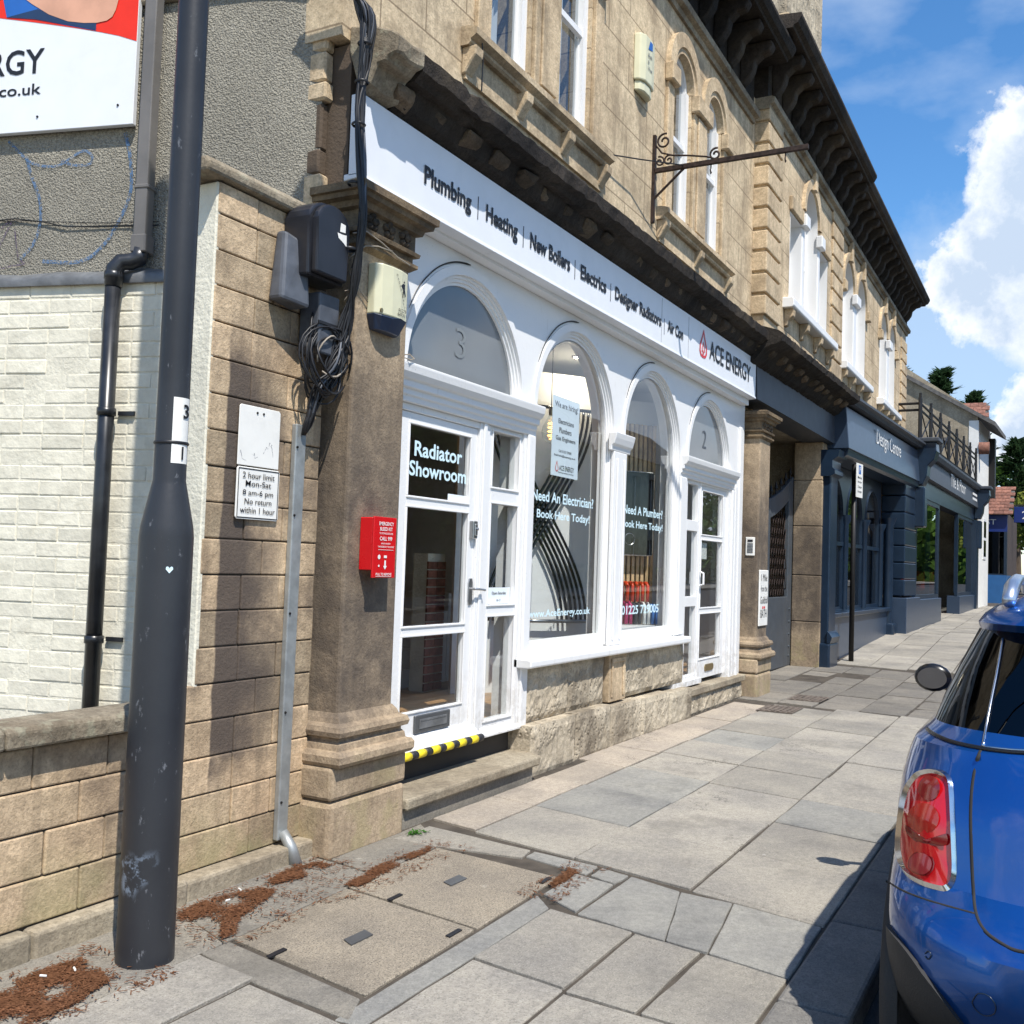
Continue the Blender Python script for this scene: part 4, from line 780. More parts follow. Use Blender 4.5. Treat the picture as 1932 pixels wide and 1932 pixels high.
in3 = [(cx+(x-cx)*.55, 3.86+(z-3.86)*.6) for x, z in sp3]; n = len(sp3); m.add([(x, FY-.004, z) for x, z in sp3+in3], [(i, (i+1) % n, n+(i+1) % n, n+i) for i in range(n)]); m.build('flame_logo', 'logo_red', FS)

# ------------------------------------------------------------------ small things fixed to the first pilaster and the pier
BK = thing('bleed_kit_box', 'red metal emergency bleed kit box with white lettering on the first pilaster', 'first aid box', (4.58, .0, 1.44))
box('case', 'red_enamel', BK, 4.475, 4.675, -.035, .049, 1.48, 1.765, .004); box('front_panel', 'red_enamel', BK, 4.472, 4.68, -.047, -.036, 1.44, 1.77, .002)
for s_, z, x0, wd, hh in (('EMERGENCY', 1.724, 4.515, .135, .02), ('BLEED KIT', 1.696, 4.525, .115, .019), ('TO STOP BLOOD LOSS', 1.676, 4.52, .125, .010), ('CALL 999', 1.642, 4.525, .115, .022), ('REPORT INCIDENT', 1.622, 4.54, .085, .008), ('TAKE BLEED KIT TO PATIENT', 1.604, 4.51, .15, .009), ('PULL TO REMOVE', 1.453, 4.50, .145, .014)): text(s_, 'ink_white', BK, (x0, -.0475, z), UX, UZ, wd, hh, .012)
m = MB(); Yb = -.0495; m.add([(4.575, Yb, 1.535), (4.589, Yb, 1.535), (4.589, Yb, 1.505), (4.599, Yb, 1.505), (4.582, Yb, 1.485), (4.565, Yb, 1.505), (4.575, Yb, 1.505)], [(0, 1, 2, 6), (3, 4, 5)]); m.box(4.57, 4.596, Yb, Yb+.001, 1.548, 1.562); m.lathe([(.0, 0), (.013, 0)], (4.525, Yb, 1.553), 8, 'y'); m.lathe([(.0, 0), (.007, 0)], (4.525, Yb, 1.505), 6, 'y'); m.box(4.515, 4.655, Yb, Yb+.001, 1.591, 1.593); m.box(4.50, 4.645, Yb, Yb+.001, 1.447, 1.449); m.build('pictograms', 'ink_white', BK)
AL = thing('alarm_box', 'cream alarm bell box with dark blue base on the first pilaster', 'alarm box', (4.595, .0, 2.8))
m = MB(); m.prism([(4.45, .049), (4.45, .0), (4.48, -.03), (4.56, -.045), (4.64, -.045), (4.715, -.03), (4.74, .0), (4.74, .049)], 'z', 2.87, 3.15); m.build('cover', 'cream_plastic', AL, bevel=.008, seg=2)
m = MB(); n = [(4.448, .049), (4.448, -.003), (4.48, -.034), (4.56, -.049), (4.64, -.049), (4.717, -.034), (4.742, -.003), (4.742, .049)]; bot = [(x_*.75+4.595*.25, y_*.6+.02, 2.79) for x_, y_ in n]
m.add([(x_, y_, 2.872-.012*math.sin((x_-4.45)/.29*PI*2)) for x_, y_ in n]+bot, [(i, (i+1) % 8, 8+(i+1) % 8, 8+i) for i in range(8)]+[tuple(range(8)), tuple(range(15, 7, -1))]); m.build('base', 'navy_plastic', AL, bevel=.004)
for k, ch in enumerate('MAGSECURITY'): text(ch, 'ink', AL, (4.585+k*.0105, -.0465+max(0, k-6)*.003, 3.105-k*.018), UX, UZ, .012 if ch != 'I' else .003, .012, .0)
text('01225', 'ink', AL, (4.615, -.0465, 2.915), UX, UZ, .07, .018); text('447331', 'ink', AL, (4.605, -.0465, 2.89), UX, UZ, .085, .018)
m = MB(); m.lathe([(0, 0), (.006, 0)], (4.665, -.044, 3.088), 8, 'y'); m.add([(4.655, -.044, 3.078), (4.675, -.043, 3.078), (4.675, -.043, 3.045), (4.69, -.041, 3.01), (4.683, -.041, 3.01), (4.668, -.042, 3.035), (4.66, -.043, 3.0), (4.652, -.044, 3.0), (4.658, -.044, 3.045), (4.635, -.0455, 3.058), (4.635, -.0455, 3.064)], [(0, 1, 2, 5, 8), (2, 3, 4, 5), (5, 6, 7, 8), (0, 8, 9, 10)]); m.build('running_man_print', 'ink', AL)
m = MB(); m.lathe([(0, -.006), (.012, -.006), (.012, .0)], (4.48, -.028, 2.89), 10, 'y'); m.build('screw', 'brass', AL)
U2 = thing('alarm_box', 'pale yellow alarm box high on the stone wall between the paired windows', 'alarm box', (8.6, .12, 5.8))
m = MB(); m.prism([(8.38, .149), (8.40, .09), (8.46, .06), (8.60, .055), (8.70, .07), (8.74, .149)], 'z', 5.93, 6.36); m.build('cover', 'cream_plastic', U2, bevel=.012, seg=2)
m = MB(); m.prism([(8.40, .149), (8.42, .10), (8.48, .075), (8.59, .07), (8.68, .085), (8.72, .149)], 'z', 5.84, 5.93); m.build('base', 'cream_plastic', U2, bevel=.01)
m = MB(); m.add([(8.50, .0545, 6.24), (8.60, .0525, 6.26), (8.60, .0525, 6.33), (8.54, .0535, 6.33)], [(0, 1, 2, 3)]); m.build('print', 'print_blue', U2); 
for s_, z, wd in (('Bath', 6.17, .09), ('&', 6.11, .03), ('West', 6.05, .1)): text(s_, 'grey_plastic', U2, (8.50, .054, z), UX, UZ, wd, .035, .01)
# black junction boxes and the cable run
JB = thing('junction_box', 'tall black round topped junction box with torn sticker at the building corner', 'junction box', (4.07, .05, 2.95))
pt = [(3.93, 2.95), (4.22, 2.95), (4.22, 3.25)]+[(4.075+.145*math.cos(a*PI/10), 3.25+.10*math.sin(a*PI/10)) for a in range(11)]+[(3.93, 3.25)]
m = MB(); m.prism(pt, 'y', .03, .19); m.build('back_case', 'black_plastic', JB, bevel=.012, seg=2); m = MB(); m.prism([(4.075+(x-4.075)*.86, 3.14+(z-3.14)*.93) for x, z in pt], 'y', -.01, .03); m.build('lid', 'black_plastic', JB, bevel=.012, seg=2)
m = MB(); m.add([(4.12, -.0115, 3.215), (4.165, -.0115, 3.22), (4.165, -.0115, 3.26), (4.125, -.0115, 3.262), (4.10, -.0115, 3.205), (4.11, -.0115, 3.18), (4.15, -.0115, 3.165), (4.178, -.0115, 3.15), (4.175, -.0115, 3.21), (4.14, -.0115, 3.205)], [(0, 1, 2, 3), (4, 5, 6, 9), (6, 7, 8, 9)]); m.build('torn_sticker', 'paper_white', JB)
J2 = thing('junction_box', 'slate grey slanting junction cover beside the black box', 'junction box', (3.93, .12, 2.8)); m = MB(); m.hexa([(3.825, .10, 2.81), (4.0, .06, 2.79), (4.0, .19, 2.79), (3.825, .19, 2.81)], [(3.865, .13, 3.17), (3.99, .08, 3.12), (3.99, .19, 3.12), (3.865, .19, 3.17)]); m.build('case', 'grey_plastic', J2, bevel=.018, seg=2)
J3 = thing('junction_box', 'small grey terminal box tied with black cables below the black box', 'junction box', (4.15, .1, 2.6)); m = MB(); m.prism([(4.07, 2.62), (4.10, 2.585), (4.21, 2.585), (4.235, 2.61), (4.235, 2.90), (4.07, 2.90)], 'y', .06, .19); m.build('case', 'grey_plastic', J3, bevel=.01, seg=2); m = MB(); m.box(4.062, 4.243, .052, .0595, 2.735, 2.75); m.build('strap', 'cable', J3)
random.seed(31)
CB = thing('cable_bundle', 'thick bundle of black cables climbing the building corner past the fascia', 'cables', (4.28, .12, 2.3))
def jit(p, a): return (p[0]+random.uniform(-a, a)*1.35, p[1]+random.uniform(-a*.6, a*.6), p[2])
for k in range(30):
    pts = [jit((4.0, .12, 5.0), .02), jit((4.09, .07, 4.74), .022), jit((4.17, .02, 4.54), .022), jit((4.235, -.03, 4.42), .045), jit((4.245, -.03, 4.2), .03), jit((4.232, -.01, 3.9), .026), jit((4.225, -.05, 3.55), .02), jit((4.232, -.06, 3.3), .018), jit((4.262, -.01, 3.0), .022), jit((4.25, .03, 2.75), .035), jit((4.22, .05, 2.55), .05), jit((4.14, .08, 2.42), .05), jit((4.10, .12, 2.25), .02), (4.10, .16, 2.15)]
    if k > 15: pts = pts[:8+k % 3]
    m = MB(); q = []
    for i in range(len(pts)-1):
        for s_ in range(4):
            t_ = s_/4; p0, p1, p2, p3 = [Vector(pts[max(0, min(len(pts)-1, i+d))]) for d in (-1, 0, 1, 2)]
            q.append(.5*((2*p1)+(p2-p0)*t_+(2*p0-5*p1+4*p2-p3)*t_*t_+(3*p1-p0-3*p2+p3)*t_**3))
    m.tube(q, random.choice((.006, .007, .009)), 6); m.build('cable', 'grey_plastic' if k in (5, 11, 20) else 'cable', CB, True)
for z_ in (4.26, 4.05, 3.82, 3.5, 3.15): m = MB(); m.lathe([(.034, -.008), (.04, 0), (.034, .008)], (4.243-(4.2-z_)*.03, -.02+(4.2-z_)*.015, z_), 12); m.build('cable_tie', 'cable', CB, True)
for k in range(16):                                       # slack loops below the boxes
    c = Vector((4.14+random.uniform(-.03, .05), .08+random.uniform(-.04, .03), 2.56+random.uniform(-.05, .05))); rx, rz = random.uniform(.09, .17), random.uniform(.10, .24); m = MB()
    m.tube([(c.x+rx*math.sin(a), c.y+.02*math.cos(a*2+k), c.z+rz*math.cos(a)) for a in [k+.3+q*.32 for q in range(19)]], random.choice((.004, .005, .006)), 6); m.build('cable', 'cable_pale' if k == 4 else 'cable', CB, True)
for pts in ([(4.28, .03, 3.26), (4.36, .0, 3.29), (4.5, -.0, 3.27), (4.66, .005, 3.235), (4.79, .01, 3.225), (4.80, .1, 3.25), (4.81, .19, 3.33)], [(4.27, .05, 3.12), (4.38, .02, 3.22), (4.48, .01, 3.245), (4.6, .0, 3.25)], [(4.27, .06, 2.95), (4.35, .035, 2.99), (4.44, .035, 2.93)], [(4.27, .06, 2.9), (4.33, .035, 3.0), (4.29, .05, 3.05)], [(4.86, .2, 2.9), (4.92, .14, 2.735), (4.97, .105, 2.72), (5.02, .11, 2.735), (5.0, .13, 2.76), (4.93, .14, 2.745)]):
    m = MB(); m.tube(pts, .004, 6); m.build('cable', 'cable_pale', CB, True)
CG = thing('cable_conduit', 'galvanised steel cable guard strip running down the stone pier', 'conduit', (4.1, .17, 0)); m = MB(); m.hexa([(4.055, .165, .11), (4.13, .165, .11), (4.13, .198, .11), (4.055, .198, .11)], [(4.06, .165, 2.22), (4.14, .165, 2.22), (4.14, .198, 2.22), (4.06, .198, 2.22)]); m.build('channel', 'galvanised', CG, bevel=.006, seg=2)
m = MB(); m.tube([(4.093, .165, .15), (4.10, .115, .08), (4.11, .085, -.01)], [.026, .03, .034], 10); m.build('foot_pipe', 'galvanised', CG, True)
for z in (.30, .75, 1.25, 1.75, 2.10): m = MB(); m.lathe([(0, -.006), (.006, -.006), (.007, 0)], (4.07, .165, z), 8, 'y'); m.build('screw', 'iron_black', CG)
# parking plates
PL = thing('parking_plate', 'blank white sign plate with two bolts and scribbles above the parking times', 'sign', (3.81, .185, 1.97)); m = MB(); m.prism([(3.665, 1.972), (3.955, 1.972), (3.955, 2.255), (3.945, 2.265), (3.675, 2.265), (3.665, 2.255)], 'y', .182, .188); m.build('plate', 'paper_white', PL, bevel=.002)
for x in (3.785, 3.83): m = MB(); m.lathe([(0, -.004), (.006, -.004), (.006, 0)], (x, .182, 2.235), 8, 'y'); m.build('bolt', 'iron_black', PL)
m = MB(); random.seed(8)
for a in ((3.68, 2.03, 3.72, 2.0), (3.76, 2.03, 3.8, 2.02), (3.84, 2.04, 3.9, 2.09), (3.9, 2.09, 3.91, 2.03)):
    p = [(a[0], .1812, a[1])]+[(a[0]+(a[2]-a[0])*q/5+random.uniform(-.012, .012), .1812, a[1]+(a[3]-a[1])*q/5+random.uniform(-.02, .02)) for q in range(1, 5)]+[(a[2], .1812, a[3])]
    for p0, p1 in zip(p, p[1:]):
        d = (Vector(p1)-Vector(p0)).normalized().cross(Vector((0, 1, 0)))*.0015; m.add([Vector(p0)+d, Vector(p1)+d, Vector(p1)-d, Vector(p0)-d], [(0, 1, 2, 3)])
m.build('scribble', 'pen', PL)
PT = thing('parking_plate', 'white parking plate reading 2 hour limit on the stone pier', 'sign', (3.81, .185, 1.71)); m = MB(); m.prism([(3.675, 1.712), (3.955, 1.712), (3.965, 1.722), (3.965, 1.955), (3.955, 1.965), (3.675, 1.965), (3.665, 1.955), (3.665, 1.722)], 'y', .180, .188); m.build('plate', 'paper_white', PT, bevel=.002)
m = MB(); q = [(3.672, 1.718), (3.958, 1.718), (3.958, 1.959), (3.672, 1.959)]; qi = [(3.677, 1.723), (3.953, 1.723), (3.953, 1.954), (3.677, 1.954)]; m.add([(x, .1785, z) for x, z in q+qi], [(i, (i+1) % 4, 4+(i+1) % 4, 4+i) for i in range(4)]); m.build('border', 'ink', PT)
for s_, z, x0, wd, hh in (('2 hour limit', 1.912, 3.70, .225, .029), ('Mon-Sat', 1.873, 3.722, .18, .028), ('8 am-6 pm', 1.822, 3.705, .215, .034), ('No return', 1.786, 3.72, .19, .028), ('within 1 hour', 1.742, 3.692, .245, .030)): text(s_, 'ink', PT, (x0, .1785, z), UX, UZ, wd, hh, .004)

# ------------------------------------------------------------------ stone pier and low wall
PR = thing('stone_pier', 'tall coursed stone pier with weathered coping beside the corner building', 'pier', (3.88, .3, 0))
random.seed(12)
core = box('core', 'joint_dirt', PR, 3.36, 4.30, .212, .27, 0, .79); box('core', 'joint_dirt', PR, 3.50, 4.30, .212, .27, .79, 3.28); HC = .1695
for k in range(19):
    z0 = .09+k*HC; z1 = z0+HC-.006
    if z1 > 3.285: z1 = 3.285
    js = [3.476, 3.75, 4.02, 4.30] if k % 2 else [3.476, 3.885, 4.30]
    if k % 4 == 2: js = [3.476, 3.745, 4.30]
    if z0 < .8: js = [3.362]+js[1:]
    for a, b in zip(js, js[1:]):
        if b-a < .05: continue
        m = MB(); m.box(a+.003, b-.003, .2+random.uniform(-.004, .004), .26, z0, z1); m.build('stone_block', 'stone_pier', core, bevel=.006, seg=2)
m = MB(); m.box(3.40, 4.30, .105, .26, -.03, .085); m.build('plinth_course', 'stone_grey', PR, bevel=.015, seg=2)
m = MB(); m.box(3.47, 3.4995, .202, .33, .88, 3.285); m.build('painted_return', 'mortar_paint', PR, bevel=.006)
m = MB(); m.prism([(.16, 3.29), (.36, 3.29), (.36, 3.36), (.30, 3.385), (.18, 3.37), (.155, 3.34)], 'x', 3.36, 4.24)
for p in m.v: p.z += .03*max(0, (3.6-p.x))*0+random.uniform(-.006, .006)
m.build('coping', 'stone_coping', PR, bevel=.015, seg=2)
LW = thing('low_wall', 'low coursed stone wall with lichen coping behind the lamp post', 'wall', (2.3, .25, 0))
core = box('core', 'joint_dirt', LW, .5, 3.36, .162, .34, 0, .79)
zs = [.105, .28, .455, .62, .785]
for k, (z0, z1) in enumerate(zip(zs, zs[1:])):
    x = (.6, .75, .62, .7)[k]; L0 = {0: .55, 1: .5, 2: .55, 3: .35}[k]
    xs = {0: [.6, 1.2, 1.8, 2.35, 2.86, 3.36], 1: [.6, 1.0, 1.6, 2.2, 2.69, 2.97, 3.36], 2: [.6, 1.3, 1.9, 2.42, 2.84, 3.1, 3.36], 3: [.6, 1.1, 1.7, 2.2, 2.62, 2.97, 3.36]}[k]
    for a, b in zip(xs, xs[1:]):
        m = MB(); m.box(a+.003, b-.003, .15+random.uniform(-.004, .004), .2, z0+.003, z1-.003); m.build('stone_block', 'stone_pier', core, bevel=.007, seg=2)
xs = [.6, 1.3, 2.0, 2.62, 3.40]
for a, b in zip(xs, xs[1:]): m = MB(); m.box(a+.003, b-.003, .09, .33, -.03, .10); m.build('plinth_block', 'stone_grey', LW, bevel=.018, seg=2)
xs = [.6, 1.5, 2.455, 3.33]
for a, b in zip(xs, xs[1:]):
    m = MB(); m.prism([(.085, .795), (.40, .795), (.40, .86), (.24, .885), (.10, .875), (.085, .86)], 'x', a+.003, b-.003); m.build('coping_stone', 'stone_coping', LW, bevel=.012, seg=2)
# ------------------------------------------------------------------ lamp post, downpipe, banner on the flank
LP = thing('lamp_post', 'dark grey steel lamp post with wide base and number sticker before the low wall', 'lamp post', (2.86, -.235, 0))
m = MB(); m.lathe([(.108, -.02), (.106, .10), (.105, .4), (.102, 1.60), (.0985, 1.64), (.066, 1.80), (.062, 1.82), (.060, 2.3), (.058, 3.6), (.055, 6.5), (0, 6.5)], (2.86, -.235, 0), 40); smoothang(m.build('column', 'post_paint', LP), 25)
m = MB(); m.tube([(2.86, -.235, 6.4), (2.86, -.4, 6.7), (2.86, -.9, 6.85), (2.86, -1.3, 6.85)], .03, 10); m.build('bracket_arm', 'post_paint', LP, True); m = MB(); m.box(2.74, 2.98, -1.9, -1.25, 6.8, 6.92); m.build('lantern', 'post_paint', LP, bevel=.04, seg=2)
a0 = math.atan2(-3.3+.235, -2.86)                           # the side that looks towards the street corner
def onpost(a, z, r): return (2.86+r*math.cos(a0+a), -.235+r*math.sin(a0+a), z)
m = MB(); vs = []; fs = []
for k in range(9):
    a = .02+1.25*k/8; vs += [onpost(a, 1.885, .0625), onpost(a, 2.14, .0622)]
m.add(vs, [(2*k, 2*k+2, 2*k+3, 2*k+1) for k in range(8)]); stk = m.build('number_sticker', 'paper_white', LP, True)
m = MB(); m.lathe([(.064, -.006), (.068, 0), (.064, .006)], (2.86, -.235, 1.965), 24); m.build('cable_tie', 'cable', LP, True)
for ch, z, hh in (('3', 2.06, .055), ('1', 1.9, .05)):
    aa = .85; p = Vector(onpost(aa, z, .0632)); tdir = Vector((-math.sin(a0+aa), math.cos(a0+aa), 0)); text(ch, 'ink', LP, p-tdir*.014, tdir, UZ, .03 if ch == '3' else .01, hh, .02)
m = MB(); pts = [(0, -.018), (.02, .004), (.018, .016), (.009, .019), (0, .01), (-.009, .019), (-.018, .016), (-.02, .004)]; m.add([onpost(.16+y*6.5, 1.475+z*.7, .1045) for y, z in pts], [tuple(range(8))]); m.build('heart_sticker', 'vinyl', LP)
DP = thing('downpipe', 'square grey downpipe above a round black downpipe on the flank wall', 'downpipe', fp(1.1, .0, .1))
m = MB(); fbox(m, 1.02, 1.095, 3.26, 4.95, .03, .105); m.build('square_pipe', 'pipe_grey', DP, bevel=.006, seg=2); m = MB(); fbox(m, 1.01, 1.105, 3.20, 3.30, .022, .113); m.build('pipe_socket', 'pipe_grey', DP, bevel=.006); m = MB(); fbox(m, 1.013, 1.102, 3.56, 3.585, .025, .11); m.build('pipe_clip', 'pipe_grey', DP, bevel=.006)
m = MB(); m.tube([fp(1.058, 3.22, .07), fp(1.07, 3.17, .075), fp(1.11, 3.15, .09), fp(1.15, 3.14, .12), fp(1.175, 3.10, .135), fp(1.18, 3.0, .135)], .048, 16); m.build('elbow', 'pipe_black', DP, True)
m = MB(); m.tube([fp(1.18, 3.04, .135), fp(1.18, .55, .135)], .043, 18); m.build('round_pipe', 'pipe_black', DP, True)
for z in (3.06, 2.30, 1.05):
    m = MB(); m.lathe([(.045, -.022), (.051, -.02), (.051, .02), (.045, .022)], fp(1.18, z, .135), 18); m.build('collar', 'pipe_black', DP, True); m = MB(); fbox(m, 1.05, 1.15, z-.012, z+.012, .06, .075); m.build('pipe_bracket', 'pipe_black', DP)
BN = thing('advert_board', 'large white advert board with red corner and web address on the roughcast flank', 'sign', fp(2.2, 3.95, .06))
def fpoly(name, pts, off, mat, par):
    m = MB(); m.add([fp(t, z, off) for t, z in pts], [tuple(range(len(pts)))]); return m.build(name, mat, par)
m = MB(); fbox(m, 1.17, 4.0, 3.955, 5.6, .02, .055); m.build('board', 'sign_white', BN, bevel=.003)
arc = [(1.171+2.8*k/24, 4.435+.235*min(1, 2.8*k/24)**.8+.06*max(0, 2.8*k/24-1)) for k in range(25)]
fpoly('red_print', arc+[(3.99, 5.59), (1.171, 5.59)], .0565, 'print_red', BN)
fpoly('uniform_print', [(2.09, 4.80), (2.05, 4.655), (1.85, 4.625), (1.44, 4.52), (1.44, 4.60), (1.63, 4.64), (1.8, 4.72), (1.9, 5.3), (2.3, 5.3)], .058, 'print_blue', BN)
fpoly('trousers_print', [(1.44, 4.523), (1.63, 4.572), (1.85, 4.625), (2.05, 4.655), (1.84, 4.685), (1.63, 4.61), (1.44, 4.575)], .0592, 'print_navy', BN)
fpoly('arm_print', [(1.97, 4.785), (1.88, 4.72), (1.76, 4.645), (1.63, 4.592), (1.52, 4.572), (1.435, 4.565), (1.37, 4.572), (1.335, 4.592), (1.315, 4.63), (1.30, 4.69), (1.29, 4.85), (1.4, 5.1), (1.97, 5.1)], .0605, 'print_skin', BN)
fpoly('hand_print', [(2.09, 4.80), (2.12, 4.74), (2.3, 4.70), (2.3, 5.0), (2.12, 4.95)], .0605, 'print_skin', BN)
ud = (-FD).normalized()
text('ACE ENERGY', 'ink', BN, fp(2.94, 4.30, .056), ud, UZ, 1.165, .15, .012); text('www.aceenergy.co.uk', 'ink', BN, fp(2.94, 4.155, .056), ud, UZ, 1.155, .085, .012)
for t_, z in ((1.27, 4.07), (1.80, 4.04), (2.3, 4.07)): m = MB(); m.tube([fp(t_, z, .055), fp(t_, z, .06)], .007, 8); m.build('screw', 'iron_black', BN)
GR = thing('graffiti', 'faded blue and purple spray paint scrawl on the roughcast below the board', 'graffiti', fp(1.6, 3.2, .0))
def ribbon(pts, w, mat, off):
    m = MB(); P_ = [fp(t, z, off) for t, z in pts]; vs = []
    for i, p in enumerate(P_):
        d = (P_[min(i+1, len(P_)-1)]-P_[max(0, i-1)]).normalized(); s_ = d.cross(FN)*w; vs += [p+s_, p-s_]
    m.add(vs, [(2*i, 2*i+2, 2*i+3, 2*i+1) for i in range(len(P_)-1)]); m.build('stroke', mat, GR)
def cr(pts, n=8):
    q = []
    for i in range(len(pts)-1):
        for s_ in range(n):
            t_ = s_/n; p0, p1, p2, p3 = [Vector(pts[max(0, min(len(pts)-1, i+d))]) for d in (-1, 0, 1, 2)]; q.append(.5*((2*p1)+(p2-p0)*t_+(2*p0-5*p1+4*p2-p3)*t_*t_+(3*p1-p0-3*p2+p3)*t_**3))
    return [(p.x, p.y) for p in q]+[pts[-1]]
ribbon(cr([(2.03, 3.93), (1.93, 3.84), (1.84, 3.78), (1.70, 3.76), (1.62, 3.79), (1.52, 3.84), (1.46, 3.81), (1.47, 3.76), (1.58, 3.76), (1.66, 3.79)]), .008, 'spray_blue', .007)
ribbon(cr([(1.90, 3.83), (1.86, 3.72), (1.79, 3.56), (1.78, 3.42), (1.82, 3.30), (1.9, 3.22)]), .010, 'spray_blue', .008)
ribbon(cr([(1.25, 3.93), (1.21, 3.80), (1.19, 3.60), (1.24, 3.45), (1.35, 3.28), (1.5, 3.19), (1.75, 3.2)]), .011, 'spray_blue', .007)
ribbon(cr([(2.05, 3.40), (1.97, 3.46), (2.02, 3.36), (2.06, 3.28)]), .006, 'spray_purple', .007); ribbon(cr([(1.95, 3.40), (1.93, 3.30), (1.91, 3.22), (1.87, 3.19), (1.95, 3.18), (2.06, 3.16)]), .005, 'spray_purple', .009)
TW = thing('wall_cable', 'thin sagging cable across the roughcast towards the downpipe', 'cable', fp(1.6, 3.4, .01)); m = MB(); m.tube([fp(2.4, 3.44, .01), fp(1.95, 3.46, .01), fp(1.75, 3.43, .012), fp(1.6, 3.395, .012), fp(1.3, 3.39, .01), fp(1.0, 3.38, .01)], .0035, 6); m.build('cable_run', 'cable', TW); m = MB(); m.tube([fp(2.4, 3.46, .012), fp(1.9, 3.445, .01), fp(1.4, 3.41, .01), fp(1.0, 3.40, .01)], .002, 6); m.build('cable_run', 'cable', TW)

# ------------------------------------------------------------------ next building: gate wing and navy shops
B2 = thing('stone_building', 'ochre stone building with quoins, white window reveals and a carriage gate', 'building', (19, .3, 0))
CW = [(13.72, 14.38, 5.17, 6.42, False), (14.52, 15.42, 5.17, 7.12, True), (15.56, 16.18, 5.17, 6.42, False)]
m = MB(); m.wall(12.46, 17.32, 4.40, 7.66, 0., .5, CW); m.build('wing_wall', 'stone_upper', B2)
DW = [(18.0, 18.95, 5.2, 7.06, True), (19.25, 20.25, 5.2, 7.06, True), (22.0, 22.9, 5.2, 7.06, True), (23.2, 24.1, 5.2, 7.06, True)]
m = MB(); m.wall(17.32, 25.9, 4.40, 7.45, .1, .5, DW); m.build('wing_wall', 'stone_upper', B2); box('end_wall', 'stone_upper', B2, 25.6, 25.9, .5, 6, 0, 7.45); box('lower_wall', 'stone_upper', B2, 17.5, 25.9, .8, 1.0, 0, 4.4)
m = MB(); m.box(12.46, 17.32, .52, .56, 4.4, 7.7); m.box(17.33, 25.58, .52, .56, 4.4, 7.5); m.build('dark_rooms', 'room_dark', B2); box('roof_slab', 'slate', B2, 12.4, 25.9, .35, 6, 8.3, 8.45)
def quoins(par, x0, x1, y, z0, z1, h, mat='stone_trim', d=.035, left=True):
    z = z0; k = 0
    while z+h*.6 < z1:
        a = x0-(d if left else 0); m = MB(); m.box(a, x1-(.10 if k % 2 and False else 0), y-d, y+.19, z, z+h-.035); m.build('quoin', mat, par, bevel=.014, seg=2); z += h; k += 1
quoins(B2, 12.46, 13.15, 0., 4.72, 7.45, .272); quoins(B2, 16.5, 17.32, 0., 4.72, 7.45, .272); quoins(B2, 25.05, 25.92, .1, 4.7, 7.3, .272, left=False)
random.seed(17)
for x0, x1, z0, z1, arch in CW+DW:                            # white reveals, frames and panes
    c = (x0+x1)/2; r = (x1-x0)/2; y = 0. if x0 < 17 else .1
    m = MB()
    m.box(x0, x0+.012, y-.004, y+.22, z0, z1-(r if arch else 0)); m.box(x1-.012, x1, y-.004, y+.22, z0, z1-(r if arch else 0))
    if arch: m.ring([(r, y-.004), (r-.012, y-.004), (r-.012, y+.22)], c, z1-r)
    else: m.box(x0+.012, x1-.012, y-.004, y+.22, z1-.012, z1)
    fy = y+.16; m.box(x0+.012, x0+.07, fy, fy+.05, z0, z1-(r if arch else 0)); m.box(x1-.07, x1-.012, fy, fy+.05, z0, z1-(r if arch else 0)); m.box(x0+.07, x1-.07, fy, fy+.05, z0, z0+.08); m.box(x0+.07, x1-.07, fy, fy+.04, (z0+z1)/2-.1, (z0+z1)/2-.05)
    wd = m.build('window', 'white_paint', B2)
    p = MB(); (p.disc_arch(c, z1-r, r-.06, fy+.03, z0+.08) if arch else p.add([(x0+.06, fy+.03, z0+.08), (x1-.06, fy+.03, z0+.08), (x1-.06, fy+.03, z1-.01), (x0+.06, fy+.03, z1-.01)], [(0, 1, 2, 3)])); p.build('pane', 'glass_sash', wd)
for x0, x1, y in ((14.38, 14.52, 0.), (15.42, 15.56, 0.), (18.95, 19.25, .1), (22.9, 23.2, .1)):
    box('white_mullion', 'white_paint', B2, x0+.005, x1-.005, y-.02, y+.2, 5.17, 6.40, .01)
for x0, x1, y, z in ((14.33, 14.57, 0., 6.42), (15.37, 15.61, 0., 6.42), (18.9, 19.3, .1, 6.42), (17.8, 18.0, .1, 6.42), (20.25, 20.45, .1, 6.42), (22.86, 23.24, .1, 6.42), (21.8, 22.0, .1, 6.42), (24.1, 24.3, .1, 6.42)): box('impost_block', 'white_paint' if x1-x0 > .2 else 'stone_trim', B2, x0, x1, y-.09, y+.01, z-.02, z+.16, .012)
for x0, x1 in ((13.66, 14.36), (15.58, 16.26)): box('lintel', 'stone_trim', B2, x0, x1, -.05, .0, 6.43, 6.62, .01)
for c, r, y in ((14.97, .45, 0.), (18.475, .475, .1), (19.75, .5, .1), (22.45, .45, .1), (23.65, .45, .1)):
    m = MB(); m.ring([(r, y), (r, y-.04), (r+.14, y-.05), (r+.14, y)], c, (7.12 if y == 0 else 7.06)-r); m.build('arch_moulding', 'stone_trim', B2)
    box('keystone', 'stone_trim', B2, c-.07, c+.07, y-.085, y-.0, (7.12 if y == 0 else 7.06)-.02, 7.45, .01)
